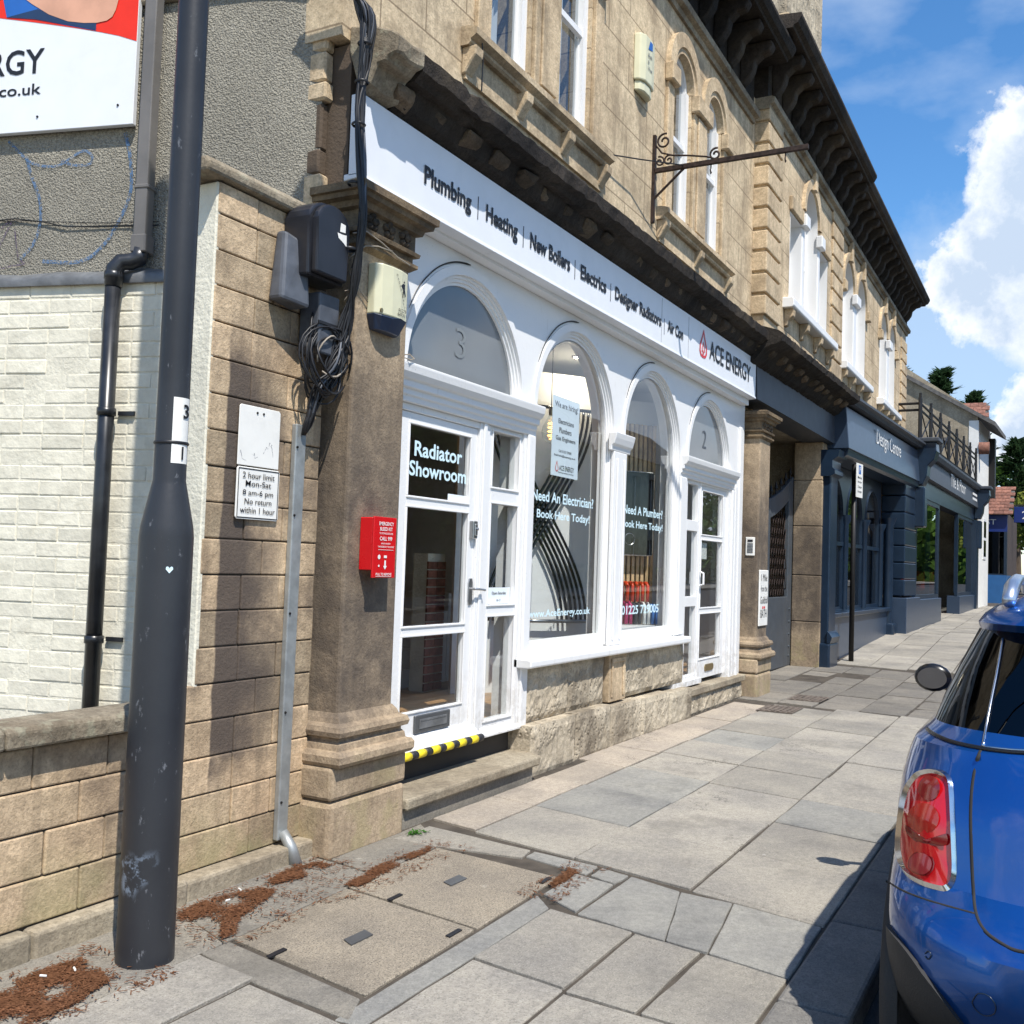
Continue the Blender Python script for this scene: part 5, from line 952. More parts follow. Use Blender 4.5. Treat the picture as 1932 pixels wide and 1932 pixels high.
for x0, x1, y in ((13.40, 16.40, 0.), (17.75, 20.45, .1), (21.75, 24.35, .1)):
    m = MB(); m.prism([(y+.16, 5.165), (y+.16, 5.03), (y-.13, 5.03), (y-.15, 5.05), (y-.15, 5.14), (y-.13, 5.165)], 'x', x0, x1); m.build('window_sill', 'white_paint', B2, bevel=.008)
    for k in range(4): x = x0+.15+(x1-x0-.3)*k/3; m = MB(); m.prism([(y, 5.03), (y, 4.80), (y-.04, 4.81), (y-.06, 4.88), (y-.12, 4.93), (y-.13, 5.03)], 'x', x-.06, x+.06); m.build('sill_bracket', 'stone_trim', B2, bevel=.008)
eaves(B2, 12.40, 17.45, 0., 7.30, True); eaves(B2, 17.45, 26.0, .1, 7.32)
# chimney stack rising above the wing
CH = thing('chimney_stack', 'broad pale stone chimney stack above the wing parapet', 'chimney', (15.6, .8, 8.3)); m = MB(); m.box(14.55, 16.98, .32, 1.6, 8.2, 11.2); m.build('shaft', 'stone_rock', CH, bevel=.03); m = MB(); m.box(14.5, 17.05, .27, 1.65, 9.5, 9.66); m.build('band', 'stone_trim', CH, bevel=.02); m = MB(); m.box(14.3, 15.3, -.2, .31, 8.35, 8.9); m.build('lead_gutter', 'lead', CH, bevel=.02)
# cornice over the gate, deeper than the shop's
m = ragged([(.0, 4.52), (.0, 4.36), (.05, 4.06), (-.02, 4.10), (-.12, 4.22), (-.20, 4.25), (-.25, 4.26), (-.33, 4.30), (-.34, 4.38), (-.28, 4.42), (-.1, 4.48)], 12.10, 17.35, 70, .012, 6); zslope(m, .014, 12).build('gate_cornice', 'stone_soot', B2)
random.seed(41); x = 12.5
while x < 17.1:
    b = MB(); d = random.uniform(.7, 1.1); b.prism([(.0, 4.27), (.0, 4.15), (-.15*d, 4.18), (-.2*d, 4.24), (-.1, 4.28)], 'x', x-.1, x+.1)
    for p in b.v: p.x += random.uniform(-.02, .02); p.z += random.uniform(-.02, .02)+.014*(p.x-12)
    b.build('modillion', 'stone_worn', B2, bevel=.015); x += .45
m = MB(); m.hexa([(12.42, .04, 3.66), (17.35, .04, 3.68), (17.35, .5, 3.68), (12.42, .5, 3.66)], [(12.42, .06, 4.20), (17.35, .06, 4.32), (17.35, .5, 4.32), (12.42, .5, 4.20)]); m.build('gate_beam', 'slate_paint', B2)
# gate passage
box('gate_jamb', 'stone_pilaster', B2, 13.14, 13.5, .31, .9, -.02, 3.66); 
for z0, z1 in ((-.02, .75), (.755, 1.5), (1.505, 2.3), (2.305, 3.05), (3.055, 3.675)): box('gate_jamb', 'stone_pilaster', B2, 16.95, 17.45, .16, .62, z0, z1, .014, 2)
m = MB(); m.box(13.2, 17.5, 4.5, 4.7, 0, 4.2); m.box(12.6, 13.14, .35, 4.6, 0, 3.66); m.box(17.45, 17.8, .65, 4.6, 0, 4.2); m.box(13.0, 17.6, .55, 4.6, 3.70, 3.8); m.build('passage_wall', 'stone_grey', B2)
GT = thing('carriage_gate', 'tall grey blue timber gate with lattice grilles and a dipping spiked top', 'gate', (15.2, .66, 0))
def gtop(x): return 2.62+.50*abs((x-15.2)/1.75)**1.5
for sgn in (-1, 1):
    xa, xb = (15.21, 16.93) if sgn > 0 else (13.47, 15.19)
    lf = MB(); n = 12
    for a, b in ((0, .16), (.84, 1.0)):
        p, q = xa+(xb-xa)*a, xa+(xb-xa)*b; lf.prism([(p, .04), (q, .04), (q, gtop(q)), ((p+q)/2, gtop((p+q)/2)), (p, gtop(p))], 'y', .62, .69)
    pi_, qi_ = xa+(xb-xa)*.16, xa+(xb-xa)*.84
    lf.box(pi_, qi_, .62, .69, .04, 1.15); tp = [(pi_+(qi_-pi_)*k/n, gtop(pi_+(qi_-pi_)*k/n)) for k in range(n+1)]; lf.prism([(x, z-.3) for x, z in tp]+tp[::-1], 'y', .622, .688); leaf = lf.build('gate_leaf', 'gate_paint', GT, bevel=.008)
    la = MB()
    for k in range(9):
        for dd in (-1, 1):
            x0 = pi_+(qi_-pi_)*(k/8-.35*dd*.5); x1 = x0+dd*.62; z0, z1 = 1.15, 2.5; la.tube([(min(max(x0, pi_), qi_), .655+.006*dd, z0+ (abs(min(max(x0, pi_), qi_)-x0)/.62)*1.35), (min(max(x1, pi_), qi_), .655+.006*dd, z1-(abs(min(max(x1, pi_), qi_)-x1)/.62)*1.35)], .007, 5)
    la.build('lattice', 'iron', leaf)
    for k in range(6):
        x = xa+.1+(xb-xa-.2)*k/5; m = MB(); m.lathe([(.02, 0), (.012, .06), (.03, .1), (.0, .22)], (x, .655, gtop(x)-.01), 8); m.build('spike', 'iron_black', leaf)
    for z in (.2, .35, .55, .75, .95):
        m = MB(); m.lathe([(0, -.02), (.018, -.015), (.02, 0)], (xb-.14 if sgn > 0 else xa+.14, .62, z), 8, 'y'); m.build('stud', 'gate_paint', leaf)
# intercom, milestone plaque, sign bracket
IC = thing('intercom_panel', 'grey intercom panel with call buttons on the side of the second pilaster', 'intercom', (12.65, .16, 1.85)); m = MB(); m.box(12.64, 12.654, .09, .205, 1.735, 1.965); m.build('plate', 'paper_white', IC, bevel=.004)
m = MB(); m.box(12.636, 12.641, .115, .18, 1.905, 1.935); m.build('speaker', 'ink', IC)
for k in range(7): m = MB(); m.box(12.636, 12.641, .112, .182, 1.77+k*.018, 1.781+k*.018); m.build('button', 'letterplate', IC)
MP = thing('mile_plaque', 'white stone plaque reading 1 Mile from the Guildhall Bath on the second pilaster', 'sign', (12.9, .045, .86)); m = MB(); m.box(12.70, 13.11, .03, .049, .86, 1.56); m.build('slab', 'paper_white', MP, bevel=.006)
for s_, z, x0, wd, hh in (('1 Mile', 1.42, 12.76, .29, .09), ('from the', 1.29, 12.75, .31, .08), ('Guildhall', 1.14, 12.74, .34, .09), ('BATH', .965, 12.76, .29, .10)): text(s_, 'ink', MP, (x0, .029, z), UX, UZ, wd, hh, -.008)
m = MB(); m.box(12.84, 12.89, .027, .0295, 1.075, 1.105); m.box(12.92, 12.97, .027, .0295, 1.075, 1.105); m.build('emblem', 'logo_red', MP)
BR = thing('sign_bracket', 'rusty wrought iron sign bracket with scrolls jutting from the stone wall', 'bracket', (8.93, .15, 4.85)); bx = 8.93
m = MB(); m.box(bx-.018, bx+.018, .12, .15, 4.78, 5.62); m.build('wall_bar', 'iron', BR)
m = MB(); m.box(bx-.018, bx+.018, -1.30, .13, 5.255, 5.30); m.build('arm', 'iron', BR, bevel=.004)
m = MB(); m.tube([(bx, .14, 5.0), (bx, -.16, 5.26)], .012, 6); m.build('brace', 'iron', BR)
def spiral(cy, cz, r0, r1, a0_, turns, n=22): return [(bx, cy+(r0+(r1-r0)*k/n)*math.cos(a0_+turns*2*PI*k/n), cz+(r0+(r1-r0)*k/n)*math.sin(a0_+turns*2*PI*k/n)) for k in range(n+1)]
m = MB(); m.tube(spiral(.04, 5.55, .02, .075, 0, 1.3), .010, 6); m.build('scroll', 'iron', BR, True)
m = MB(); m.tube(spiral(-.46, 5.345, .015, .06, 0, 1.3), .010, 6); m.build('scroll', 'iron', BR, True)
m = MB(); m.tube(spiral(.08, 5.36, .01, .05, PI, -1.3), .009, 6); m.tube(spiral(-.01, 5.36, .01, .05, 0, 1.3), .009, 6); m.build('scroll', 'iron', BR, True)
m = MB(); m.tube([(bx, .12, 5.52), (bx, .06, 5.44), (bx, -.05, 5.40), (bx, -.2, 5.375), (bx, -.38, 5.335), (bx, -.44, 5.31)], .009, 6); m.build('scroll_bar', 'iron', BR, True)
for y in (-.42, -1.1): m = MB(); m.tube([(bx, y, 5.255), (bx, y, 5.22), (bx-.018, y, 5.20), (bx, y, 5.17), (bx+.018, y, 5.19)], .006, 6); m.build('hook', 'iron', BR)
WC = thing('stay_wire', 'thin dark wire strung from the window sill to the iron sign bracket', 'cable', (8.2, .1, 5.2)); m = MB(); m.tube([(7.7, .1, 4.98), (8.3, .02, 5.14), (8.92, -.16, 5.285)], .006, 6); m.build('wire', 'cable', WC)
m = MB(); m.tube([(5.5, .12, 4.99), (5.56, .05, 4.96), (5.60, .06, 4.80), (5.63, .08, 4.62)], .005, 6); WC2 = m.build('loose_wire', 'cable'); tag(WC2, 'short loose wire hanging from the end of the first stone sill', 'cable')

# ------------------------------------------------------------------ navy shops further up the street (they turn slightly towards the road)
XF[0] = Matrix.Translation((17.5, -.1, 0)) @ Matrix.Rotation(-.035, 4, 'Z')
N1 = thing('navy_shopfront', 'dark blue shopfront with Gothic arched windows and a fascia reading Design Centre', 'shop front', (3.4, .2, .1))
def bx_(nm, mt, par, *a, **k): return box(nm, mt, par, *a, **k)
m = MB(); m.hexa([(-.25, -.10, 3.60), (7.0, -.10, 3.66), (7.0, .35, 3.66), (-.25, .35, 3.60)], [(-.25, -.04, 4.30), (7.0, -.04, 4.38), (7.0, .35, 4.38), (-.25, .35, 4.30)]); m.build('fascia', 'navy_fascia', N1, bevel=.01)
m = MB(); m.prism([(.4, 4.34), (-.14, 4.34), (-.16, 4.39), (-.22, 4.41), (-.22, 4.45), (.4, 4.52)], 'x', -.3, 7.1); zslope(m, .011, 0).build('fascia_cornice', 'slate_paint', N1)
m = MB(); m.prism([(.4, 3.60), (-.08, 3.60), (-.06, 3.50), (.0, 3.46), (.4, 3.46)], 'x', -.2, 7.0); zslope(m, .008, 0).build('fascia_soffit', 'navy_paint', N1)
text('Design Centre', 'ink_white', N1, (2.1, -.078, 3.87), UX, UZ, 2.5, .36, .0, depth=.004)
m = MB(); m.box(-.5, -.02, .12, .6, .0, 3.5); m.build('column', 'navy_paint', N1, bevel=.02); m = MB(); m.box(-.55, .04, .08, .6, .0, .42); m.build('column_base', 'navy_paint', N1, bevel=.03, seg=2); m = MB(); m.prism([(.12, 3.12), (.05, 3.16), (.05, 3.22), (.09, 3.26), (.09, 3.38), (.0, 3.44), (-.02, 3.55), (.3, 3.55), (.3, 3.12)], 'x', -.56, .04); m.build('column_capital', 'navy_paint', N1)
m = MB(); m.prism([(.05, .52), (.08, .42), (.13, .42), (.13, .62), (.09, .58)], 'x', -.54, .03); m.build('column_base', 'navy_paint', N1)
m = MB(); m.wall(-.02, 5.3, .75, 3.5, .42, .5, [(.35, 1.75, .95, 3.3, True), (2.0, 3.4, .95, 3.3, True), (3.65, 5.05, .95, 3.3, True)]); m.build('window_wall', 'navy_paint', N1)
for c in (1.05, 2.7, 4.35):
    m = MB(); m.box(c-.7, c+.7, .40, .48, 2.05, 2.12); m.ring([(.70, .42), (.64, .40), (.64, .48)], c, 2.6, 0, PI, 20, .95); wf = m.build('arched_window', 'navy_paint', N1); MB().disc_arch(c, 2.6, .64, .45, .95, 20).build('pane', 'glass_shop', wf)
for c in (.17, 1.875, 3.525, 5.17): m = MB(); m.lathe([(.06, .9), (.06, 2.45), (.11, 2.55), (.12, 2.62)], (c, .40, 0), 12); m.build('colonnette', 'navy_paint', N1, True)
m = MB(); m.box(-.02, 5.3, .18, .5, .80, .88); m.build('sill', 'navy_paint', N1, bevel=.012); m = MB(); m.box(-.02, 5.3, .25, .5, -.02, .80); m.build('stall_riser', 'navy_fascia', N1)
MB().box(.0, 5.3, 2.2, 2.25, 0, 3.5).build('back_wall', 'room_dark', N1); MB().box(2.9, 3.35, .9, .95, 1.6, 2.6).build('display_board', 'room_white', N1); MB().box(.4, 1.5, 1.2, 1.3, .9, 2.3).build('display_board', 'slat_wood', N1)
for k in range(7): MB().box(5.75, 7.2, .0, .5, 1.12+k*.36, 1.12+k*.36+.345).build('pier_block', 'navy_paint', N1, bevel=.02)
m = MB(); m.box(5.55, 7.35, -.08, .5, .2, 1.08); m.build('pier_base', 'navy_fascia', N1, bevel=.01); m = MB(); m.box(5.15, 5.5, .1, .4, .2, .55); m.build('column_base', 'navy_paint', N1, bevel=.04, seg=2); m = MB(); m.lathe([(.1, .5), (.1, 2.6), (.16, 2.75)], (5.32, .26, 0), 14); m.build('column', 'navy_paint', N1, True)
def console(par, s, z0=3.6):
    m = MB(); m.prism([(.0, z0+.95), (-.42, z0+.95), (-.44, z0+.75), (-.38, z0+.55), (-.26, z0+.42), (-.24, z0+.2), (-.16, z0), (.0, z0)], 'x', s, s+.5); m.build('console', 'navy_paint', par, bevel=.02); m = MB(); m.box(s-.06, s+.56, -.5, .1, z0+.95, z0+1.05); m.build('console_cap', 'slate_paint', par, bevel=.02)
    m = MB(); m.box(s+.05, s+.45, -.2, .1, z0-.95, z0-.05); m.build('console_block', 'navy_paint', par, bevel=.03)
console(N1, 6.9)
N2 = thing('navy_shopfront', 'dark blue tile shopfront with plate glass windows beneath the iron balcony', 'shop front', (13, .2, .3))
m = MB(); m.hexa([(7.45, -.12, 3.85), (18.6, -.12, 3.80), (18.6, .35, 3.80), (7.45, .35, 3.85)], [(7.45, -.06, 4.36), (18.6, -.06, 4.38), (18.6, .35, 4.38), (7.45, .35, 4.36)]); m.build('fascia', 'slate_paint', N2)
m = MB(); m.prism([(.4, 4.36), (-.16, 4.36), (-.2, 4.46), (-.2, 4.52), (.4, 4.56)], 'x', 7.5, 18.7); m.build('fascia_cornice', 'slate_paint', N2)
text('Tile & Floor', 'ink_white', N2, (12.0, -.10, 3.98), UX, UZ, 3.2, .34, .0, depth=.004); MB().box(17.0, 18.1, -.108, -.1, 4.13, 4.2).build('small_print', 'ink_white', N2); MB().box(17.0, 18.1, -.108, -.1, 3.98, 4.05).build('small_print', 'ink_white', N2)
for s0, s1, mt in ((7.3, 10.9, 'navy_fascia'), (14.6, 18.4, 'navy_fascia')):
    m = MB(); m.box(s0, s1, -.05, .3, .25, 1.02); m.build('stall_riser', mt, N2, bevel=.01); m = MB(); m.box(s0, s1, .02, .10, 1.02, 1.12); m.box(s0, s0+.12, .02, .12, 1.12, 3.4); m.box(s1-.12, s1, .02, .12, 1.12, 3.4); m.box(s0+.12, s1-.12, .02, .12, 3.3, 3.4); wf = m.build('window_frame', 'navy_paint', N2)
    MB().add([(s0+.1, .06, 1.1), (s1-.1, .06, 1.1), (s1-.1, .06, 3.32), (s0+.1, .06, 3.32)], [(0, 1, 2, 3)]).build('pane', 'glass_shop', wf)
m = MB(); m.box(7.4, 18.5, .0, .3, 3.4, 3.86); m.build('head', 'navy_paint', N2); m = MB(); m.box(10.9, 14.6, 1.3, 1.36, .2, 3.4); m.build('door_recess', 'glass_dark', N2); m = MB(); m.box(12.5, 12.7, 1.22, 1.3, .3, 3.4); m.box(11.2, 11.3, .3, .4, .3, 3.4); m.build('door_frame', 'navy_paint', N2)
MB().box(7.4, 18.5, 3.0, 3.05, .2, 3.5).build('back_wall', 'room_dark', N2); MB().box(15.2, 16.6, .8, 1.6, 1.12, 1.7).build('display_stand', 'rad_red', N2, bevel=.1, seg=3); MB().box(7.8, 9.8, 1.6, 1.7, 1.1, 2.9).build('display_board', 'slat_wood', N2)
m = MB(); m.box(18.3, 18.8, -.1, .4, .3, 3.4); m.build('end_pier', 'navy_paint', N2, bevel=.01); console(N2, 18.35, 3.45); MB().box(7.3, 18.8, .2, 6, 4.38, 4.5).build('flat_roof', 'lead', N2)
RL = thing('balcony_railing', 'black wrought iron balcony railing with crosses and spiked panels above the tile shop', 'railing', (12.8, .0, 4.55))
for z in (4.68, 5.35, 5.50): m = MB(); m.tube([(7.35, -.02, z), (18.5, -.02, z)], .03, 6); m.tube([(7.35, -.02, z), (7.35, 1.6, z)], .03, 6); m.build('rail', 'iron_black', RL)
for k in range(8):
    s = 7.35+k*1.592
    m = MB()
    for d in (-.09, 0, .09): m.tube([(s+d, -.02, 4.56), (s+d, -.02, 5.62+(.12 if d == 0 else 0))], .03, 6)
    m.box(s-.08, s+.08, -.03, -.01, 4.9, 5.2); m.build('spiked_post', 'iron_black', RL)
    if k < 7: m = MB(); m.tube([(s+.1, -.02, 4.68), (s+1.49, -.02, 5.35)], .014, 5); m.tube([(s+.1, -.02, 5.35), (s+1.49, -.02, 4.68)], .014, 5); m.build('cross', 'iron_black', RL)
# white rendered house with stone gable
WH = thing('white_house', 'white rendered house with grey stone gable and dark eaves beyond the balcony', 'house', (20.5, 1, .6)); g = 18.95
m = MB(); m.prism([(-.02, .5), (6, .5), (6, 10.5), (2.6, 8.85), (-.02, 6.95)], 'x', g, g+.3); m.build('gable_wall', 'stone_grey', WH); m = MB(); m.box(g+.3, 22.4, -.04, .2, .5, 6.75); m.build('front_wall', 'white_render', WH); m = MB(); m.box(g-.02, g+.32, -.045, .25, 4.5, 6.7); m.build('corner_strip', 'white_render', WH)
m = MB(); m.hexa([(g-.15, -.55, 6.48), (22.6, -.55, 6.48), (22.6, 6.2, 10.72), (g-.15, 6.2, 10.72)], [(g-.15, -.55, 6.62), (22.6, -.55, 6.62), (22.6, 6.2, 10.86), (g-.15, 6.2, 10.86)]); m.build('roof', 'slate', WH); m = MB(); m.box(22.2, 22.6, -.24, -.05, 4.4, 6.5); m.build('shaded_side_strip', 'iron_black', WH)  # black strip stands in for the shaded side below the eaves
for z0 in (2.2,):
    m = MB(); m.box(20.6, 21.5, -.06, -.03, z0, z0+1.4); w_ = m.build('window', 'white_paint', WH); MB().box(20.7, 21.4, -.065, -.055, z0+.1, z0+.65).build('pane', 'glass_dark', w_); MB().box(20.7, 21.4, -.065, -.055, z0+.75, z0+1.3).build('pane', 'glass_dark', w_)
m = MB(); m.lathe([(.0, -.3), (.2, -.3), (.2, .0)], (g+.12, -.05, 5.8), 16, 'y'); m.build('vent_pipe', 'tile_red', WH, True)
m = MB(); m.box(g-.9, g, .9, 3.5, 4.5, 5.95); m.build('lean_to', 'stone_grey', WH); m = MB(); m.box(g-1.0, g, .8, 3.6, 5.95, 6.05); m.build('lean_to_roof', 'slate', WH)
XF[0] = None
TR = thing('tiled_roof_house', 'house with orange clay tiled roof rising behind the white house', 'house', (46, 2, .7)); m = MB(); m.box(44, 49, -.35, 5, .7, 7.2); m.build('wall', 'dark_brick', TR); m = MB(); m.prism([(43.5, 6.95), (46, 8.75), (48.6, 6.95)], 'y', -.5, 5); rbt = m.build('roof', 'slate', TR)
random.seed(19)
for i in range(10):
    for k in range(10):
        x0 = 43.5+i*.245; z0 = 6.97+i*.177; y0 = -.58+k*.3+(.15 if i % 2 else 0); m = MB(); m.hexa([(x0, y0, z0), (x0+.29, y0, z0+.2), (x0+.29, y0+.29, z0+.2), (x0, y0+.29, z0)], [(x0, y0, z0+.04), (x0+.29, y0, z0+.225), (x0+.29, y0+.29, z0+.225), (x0, y0+.29, z0+.04)]); m.build('roof_tile', 'tile_red', rbt)
# shop with red tiled roof at the bend
SH = thing('corner_shop', 'small shop with red tiled roof and blue fascia beyond the white house', 'shop', (45, -.5, .7)); X = 43.
m = MB(); m.box(X, X+9, -1.38, 2.2, .6, 1.7); m.build('lower_wall', 'blue_paint', SH); m = MB(); m.box(X, X+.3, -1.38, 2.2, 3.35, 4.1); m.build('fascia', 'blue_sign', SH); m = MB(); m.box(X+.31, X+9, -1.38, 2.2, 1.7, 4.1); m.build('front_wall', 'dark_brick', SH)
m = MB(); m.box(X, X+.3, -1.38, -1.28, 1.7, 3.35); m.box(X, X+.3, -.1, 0, 1.7, 3.35); m.box(X+.02, X+.28, -1.28, 2.2, 1.68, 1.75); wf = m.build('window_frame', 'navy_paint', SH); MB().add([(X+.15, -1.28, 1.75), (X+.15, 2, 1.75), (X+.15, 2, 3.35), (X+.15, -1.28, 3.35)], [(0, 1, 2, 3)]).build('pane', 'glass_dark', wf)
text('EST', 'ink_white', SH, (X-.01, -.50, 3.62), (0, -1, 0), UZ, .5, .2)
rows_ = 9
rb = MB().add([(X-.2, -1.55, 3.98), (X-.2, 2.4, 3.98), (X+2.4, 2.4, 5.2), (X+2.4, -1.55, 5.2)], [(0, 1, 2, 3)]).build('roof', 'slate', SH)
random.seed(9); tm = None
for i in range(rows_):
    for k in range(12):
        x0 = X-.22+i*.29; z0 = 4.0+i*.137; y0 = -1.58+k*.33+(.16 if i % 2 else 0); m = MB(); m.hexa([(x0, y0, z0), (x0+.33, y0, z0+.14), (x0+.33, y0+.32, z0+.14), (x0, y0+.32, z0)], [(x0, y0, z0+.035), (x0+.33, y0, z0+.165), (x0+.33, y0+.32, z0+.165), (x0, y0+.32, z0+.035)]); m.build('roof_tile', 'tile_red', rb)
BS = thing('blue_hanging_sign', 'small blue hanging sign projecting beyond the tiled shop', 'sign', (47, -1.9, 3.6)); m = MB(); m.box(46.9, 47., -2.25, -1.45, 3.9, 4.55); m.build('board', 'blue_sign', BS, bevel=.01); text('2', 'ink_white', BS, (46.895, -1.75, 4.05), (0, -1, 0), UZ, .25, .32); m = MB(); m.tube([(46.95, -2.2, 4.6), (46.95, -1.36, 4.6)], .03, 6); m.build('arm', 'iron_black', BS)
# parking sign on a black post
PP = thing('parking_sign_post', 'slim black sign post with small parking plate before the navy shop', 'sign post', (18.12, -.13, .06)); m = MB(); m.tube([(18.12, -.13, .05), (18.12, -.13, 3.42)], .042, 14); m.build('post', 'iron_black', PP, True)
d_ = Vector((.995, -.10, 0)).normalized(); n_ = Vector((-.10, -.995, 0)).normalized(); o_ = Vector((18.02, -.15, 0))
m = MB(); P2 = lambda a, z, e: o_+d_*a+n_*e+Vector((0, 0, z)); m.hexa([P2(-.02, 2.86, .03), P2(.36, 2.86, .03), P2(.36, 2.86, .04), P2(-.02, 2.86, .04)], [P2(-.02, 3.44, .03), P2(.36, 3.44, .03), P2(.36, 3.44, .04), P2(-.02, 3.44, .04)]); m.build('plate', 'paper_white', PP)
m = MB(); m.add([P2(.10, 3.26, .042), P2(.24, 3.26, .042), P2(.24, 3.41, .042), P2(.10, 3.41, .042)], [(0, 1, 2, 3)]); m.build('blue_panel', 'print_blue', PP); text('P', 'ink_white', PP, P2(.14, 3.285, .042), d_, UZ, .06, .1, .02)
for s_, z in (('Mon-Sat', 3.18), ('8am-6pm', 3.10), ('2 hours', 3.02), ('No return', 2.94)): text(s_, 'ink', PP, P2(.05, z, .041), d_, UZ, .24, .045, .01)

# ------------------------------------------------------------------ parked blue car
CR = thing('parked_car', 'bright blue compact car with red oval tail light parked against the kerb', 'car', (5.15, -3.70, -.09)); YC = -3.70
LV = [(.08, 3.45, .78, 7.0), (.16, 3.26, .84, 7.12), (.28, 3.15, .868, 7.2), (.40, 3.105, .882, 7.22), (.50, 3.11, .889, 7.22), (.565, 3.15, .892, 7.2), (.60, 3.20, .893, 7.18), (.63, 3.245, .893, 7.16), (.70, 3.265, .892, 7.1), (.80, 3.28, .888, 7.02), (.90, 3.31, .878, 6.9), (.97, 3.345, .862, 6.7), (1.02, 3.385, .838, 6.45), (1.055, 3.43, .80, 6.22),
      (1.075, 3.455, .785, 6.15), (1.15, 3.515, .762, 6.02), (1.25, 3.60, .722, 5.85), (1.345, 3.685, .68, 5.65), (1.375, 3.71, .667, 5.6), (1.40, 3.66, .668, 5.57), (1.43, 3.665, .648, 5.52), (1.46, 3.72, .61, 5.45), (1.485, 3.83, .555, 5.35), (1.503, 4.0, .48, 5.2), (1.512, 4.2, .36, 5.0)]
def lv(z):
    if z <= LV[0][0]: return LV[0]
    for a, b in zip(LV, LV[1:]):
        if z <= b[0]: k = (z-a[0])/(b[0]-a[0]); return tuple(p+(q-p)*k for p, q in zip(a, b))
    return LV[-1]
def DN(z): return (.50, 2.7) if z < 1.0 else (.42, 3.0)
def rear_x(y, z):
    _, xr, hw, _ = lv(z); D, n = DN(z); a = min(1, abs(y-YC)/hw); return xr+D*(1-(1-a**n)**(1/n))
def ringpts(l):
    z, xr, hw, xf = l; D, n = DN(z); P = []; N = 30
    for k in range(N+1):
        a = -PI/2+PI*k/N; sy = abs(math.sin(a))**(2/n)*(1 if a > 0 else -1); cx = abs(math.cos(a))**(2/n); P.append((xr+D*(1-cx), YC+hw*sy, z))
    for k in range(1, 14): P.append((xr+D+(xf-.7-xr-D)*k/14, YC+hw, z))
    for k in range(N+1):
        a = PI/2-PI*k/N; sy = abs(math.sin(a))**(2/2.6)*(1 if a > 0 else -1); cx = abs(math.cos(a))**(2/2.6); P.append((xf-.7+.7*cx, YC+hw*sy, z))
    for k in range(1, 14): P.append((xf-.7-(xf-.7-xr-D)*k/14, YC-hw, z))
    return P
def loft(a, b, cap=False, capb=False):
    m = MB(); rs_ = [ringpts(l) for l in LV[a:b+1]]; n = len(rs_[0]); m.add([p for R in rs_ for p in R], [(i*n+k, i*n+(k+1) % n, (i+1)*n+(k+1) % n, (i+1)*n+k) for i in range(len(rs_)-1) for k in range(n)]+([tuple((len(rs_)-1)*n+k for k in range(n))] if cap else [])+([tuple(range(n))] if capb else [])); return m
body = loft(0, 14, True, True).build('body', 'car_paint', CR)
cut = MB()
for wx in (3.88, 6.45):
    for sg in (-1, 1):
        y0, y1 = (YC+.6, YC+1.2) if sg > 0 else (YC-1.2, YC-.6); cut.lathe([(0, y0-YC), (.375, y0-YC), (.375, y1-YC), (0, y1-YC)], (wx, YC, .23), 40, 'y')
co = cut.build('cut', 'cladding'); bo = body.modifiers.new('b', 'BOOLEAN'); bo.operation = 'DIFFERENCE'; bo.object = co; bo.solver = 'EXACT'
dg = bpy.context.evaluated_depsgraph_get(); nm = bpy.data.meshes.new_from_object(body.evaluated_get(dg)); body.modifiers.clear(); body.data = nm; bpy.data.objects.remove(co); smoothang(body, 28)
smoothang(loft(14, 18).build('window_band', 'glass_dark', CR), 40); o = loft(18, len(LV)-1, True).build('roof', 'car_paint', CR); smoothang(o, 40)
MB().box(3.6, 6.0, YC-.6, YC+.6, 1.02, 1.07).build('parcel_shelf', 'felt', CR)
def chit(x, y, off=0.):                                   # ray through a picture point, met with the car's rear surface
    qx, qy = (2100+x*460/766)*1932/2560, (1400+y*460/766)*1932/2560; d = fwd*1932+R_*(qx-966)-U_*(qy-966); d = d.normalized(); t_ = 2.5; last = None
    while t_ < 5:
        p = CAM+d*t_
        if p.x-rear_x(p.y, p.z) > 0: break
        t_ += .02
    a, b = t_-.02, t_
    for _ in range(20):
        c = (a+b)/2; p = CAM+d*c
        if p.x-rear_x(p.y, p.z) > 0: b = c
        else: a = c
    p = CAM+d*a; e = .01; nrm = Vector((-1, (rear_x(p.y+e, p.z)-rear_x(p.y-e, p.z))/(2*e), (rear_x(p.y, p.z+e)-rear_x(p.y, p.z-e))/(2*e))).normalized(); return p+nrm*off
def seam(nm, pts, r=.0035, mat='trim_black', off=.0):
    q = cr(pts, 6); m = MB(); m.tube([chit(x, y, off) for x, y in q], r, 6); m.build(nm, mat, CR, True)
seam('tailgate_seam', [(592, 785), (575, 815), (552, 920), (543, 1050), (546, 1200), (553, 1350), (566, 1470), (605, 1545), (680, 1600), (766, 1632), (1000, 1652), (1300, 1656), (1620, 1657)], .006, 'felt', -.0035)
seam('bumper_seam', [(192, 1335), (260, 1375), (350, 1410), (450, 1440), (560, 1470)], .0045, 'felt', -.0028)
seam('glass_trim', [(365, 705), (395, 728), (470, 760), (592, 786), (680, 798), (766, 805), (1000, 812), (1300, 815), (1620, 816)], .007, 'trim_black', .002); seam('glass_chrome', [(600, 781), (680, 790), (766, 796), (1000, 803), (1300, 806), (1620, 807)], .004, 'chrome', .004); seam('window_divider', [(680, 330), (655, 470), (625, 620), (596, 778)], .005, 'chrome', .003)
def shape(pts): return cr(pts+[pts[0]], 6)[:-1]
OUT = shape([(388, 866), (430, 876), (462, 905), (473, 960), (478, 1060), (483, 1180), (486, 1290), (476, 1345), (445, 1378), (395, 1372), (330, 1350), (275, 1315), (248, 1265), (236, 1190), (242, 1110), (256, 1010), (280, 935), (320, 885), (355, 870)])
cx_, cy_ = 365, 1130
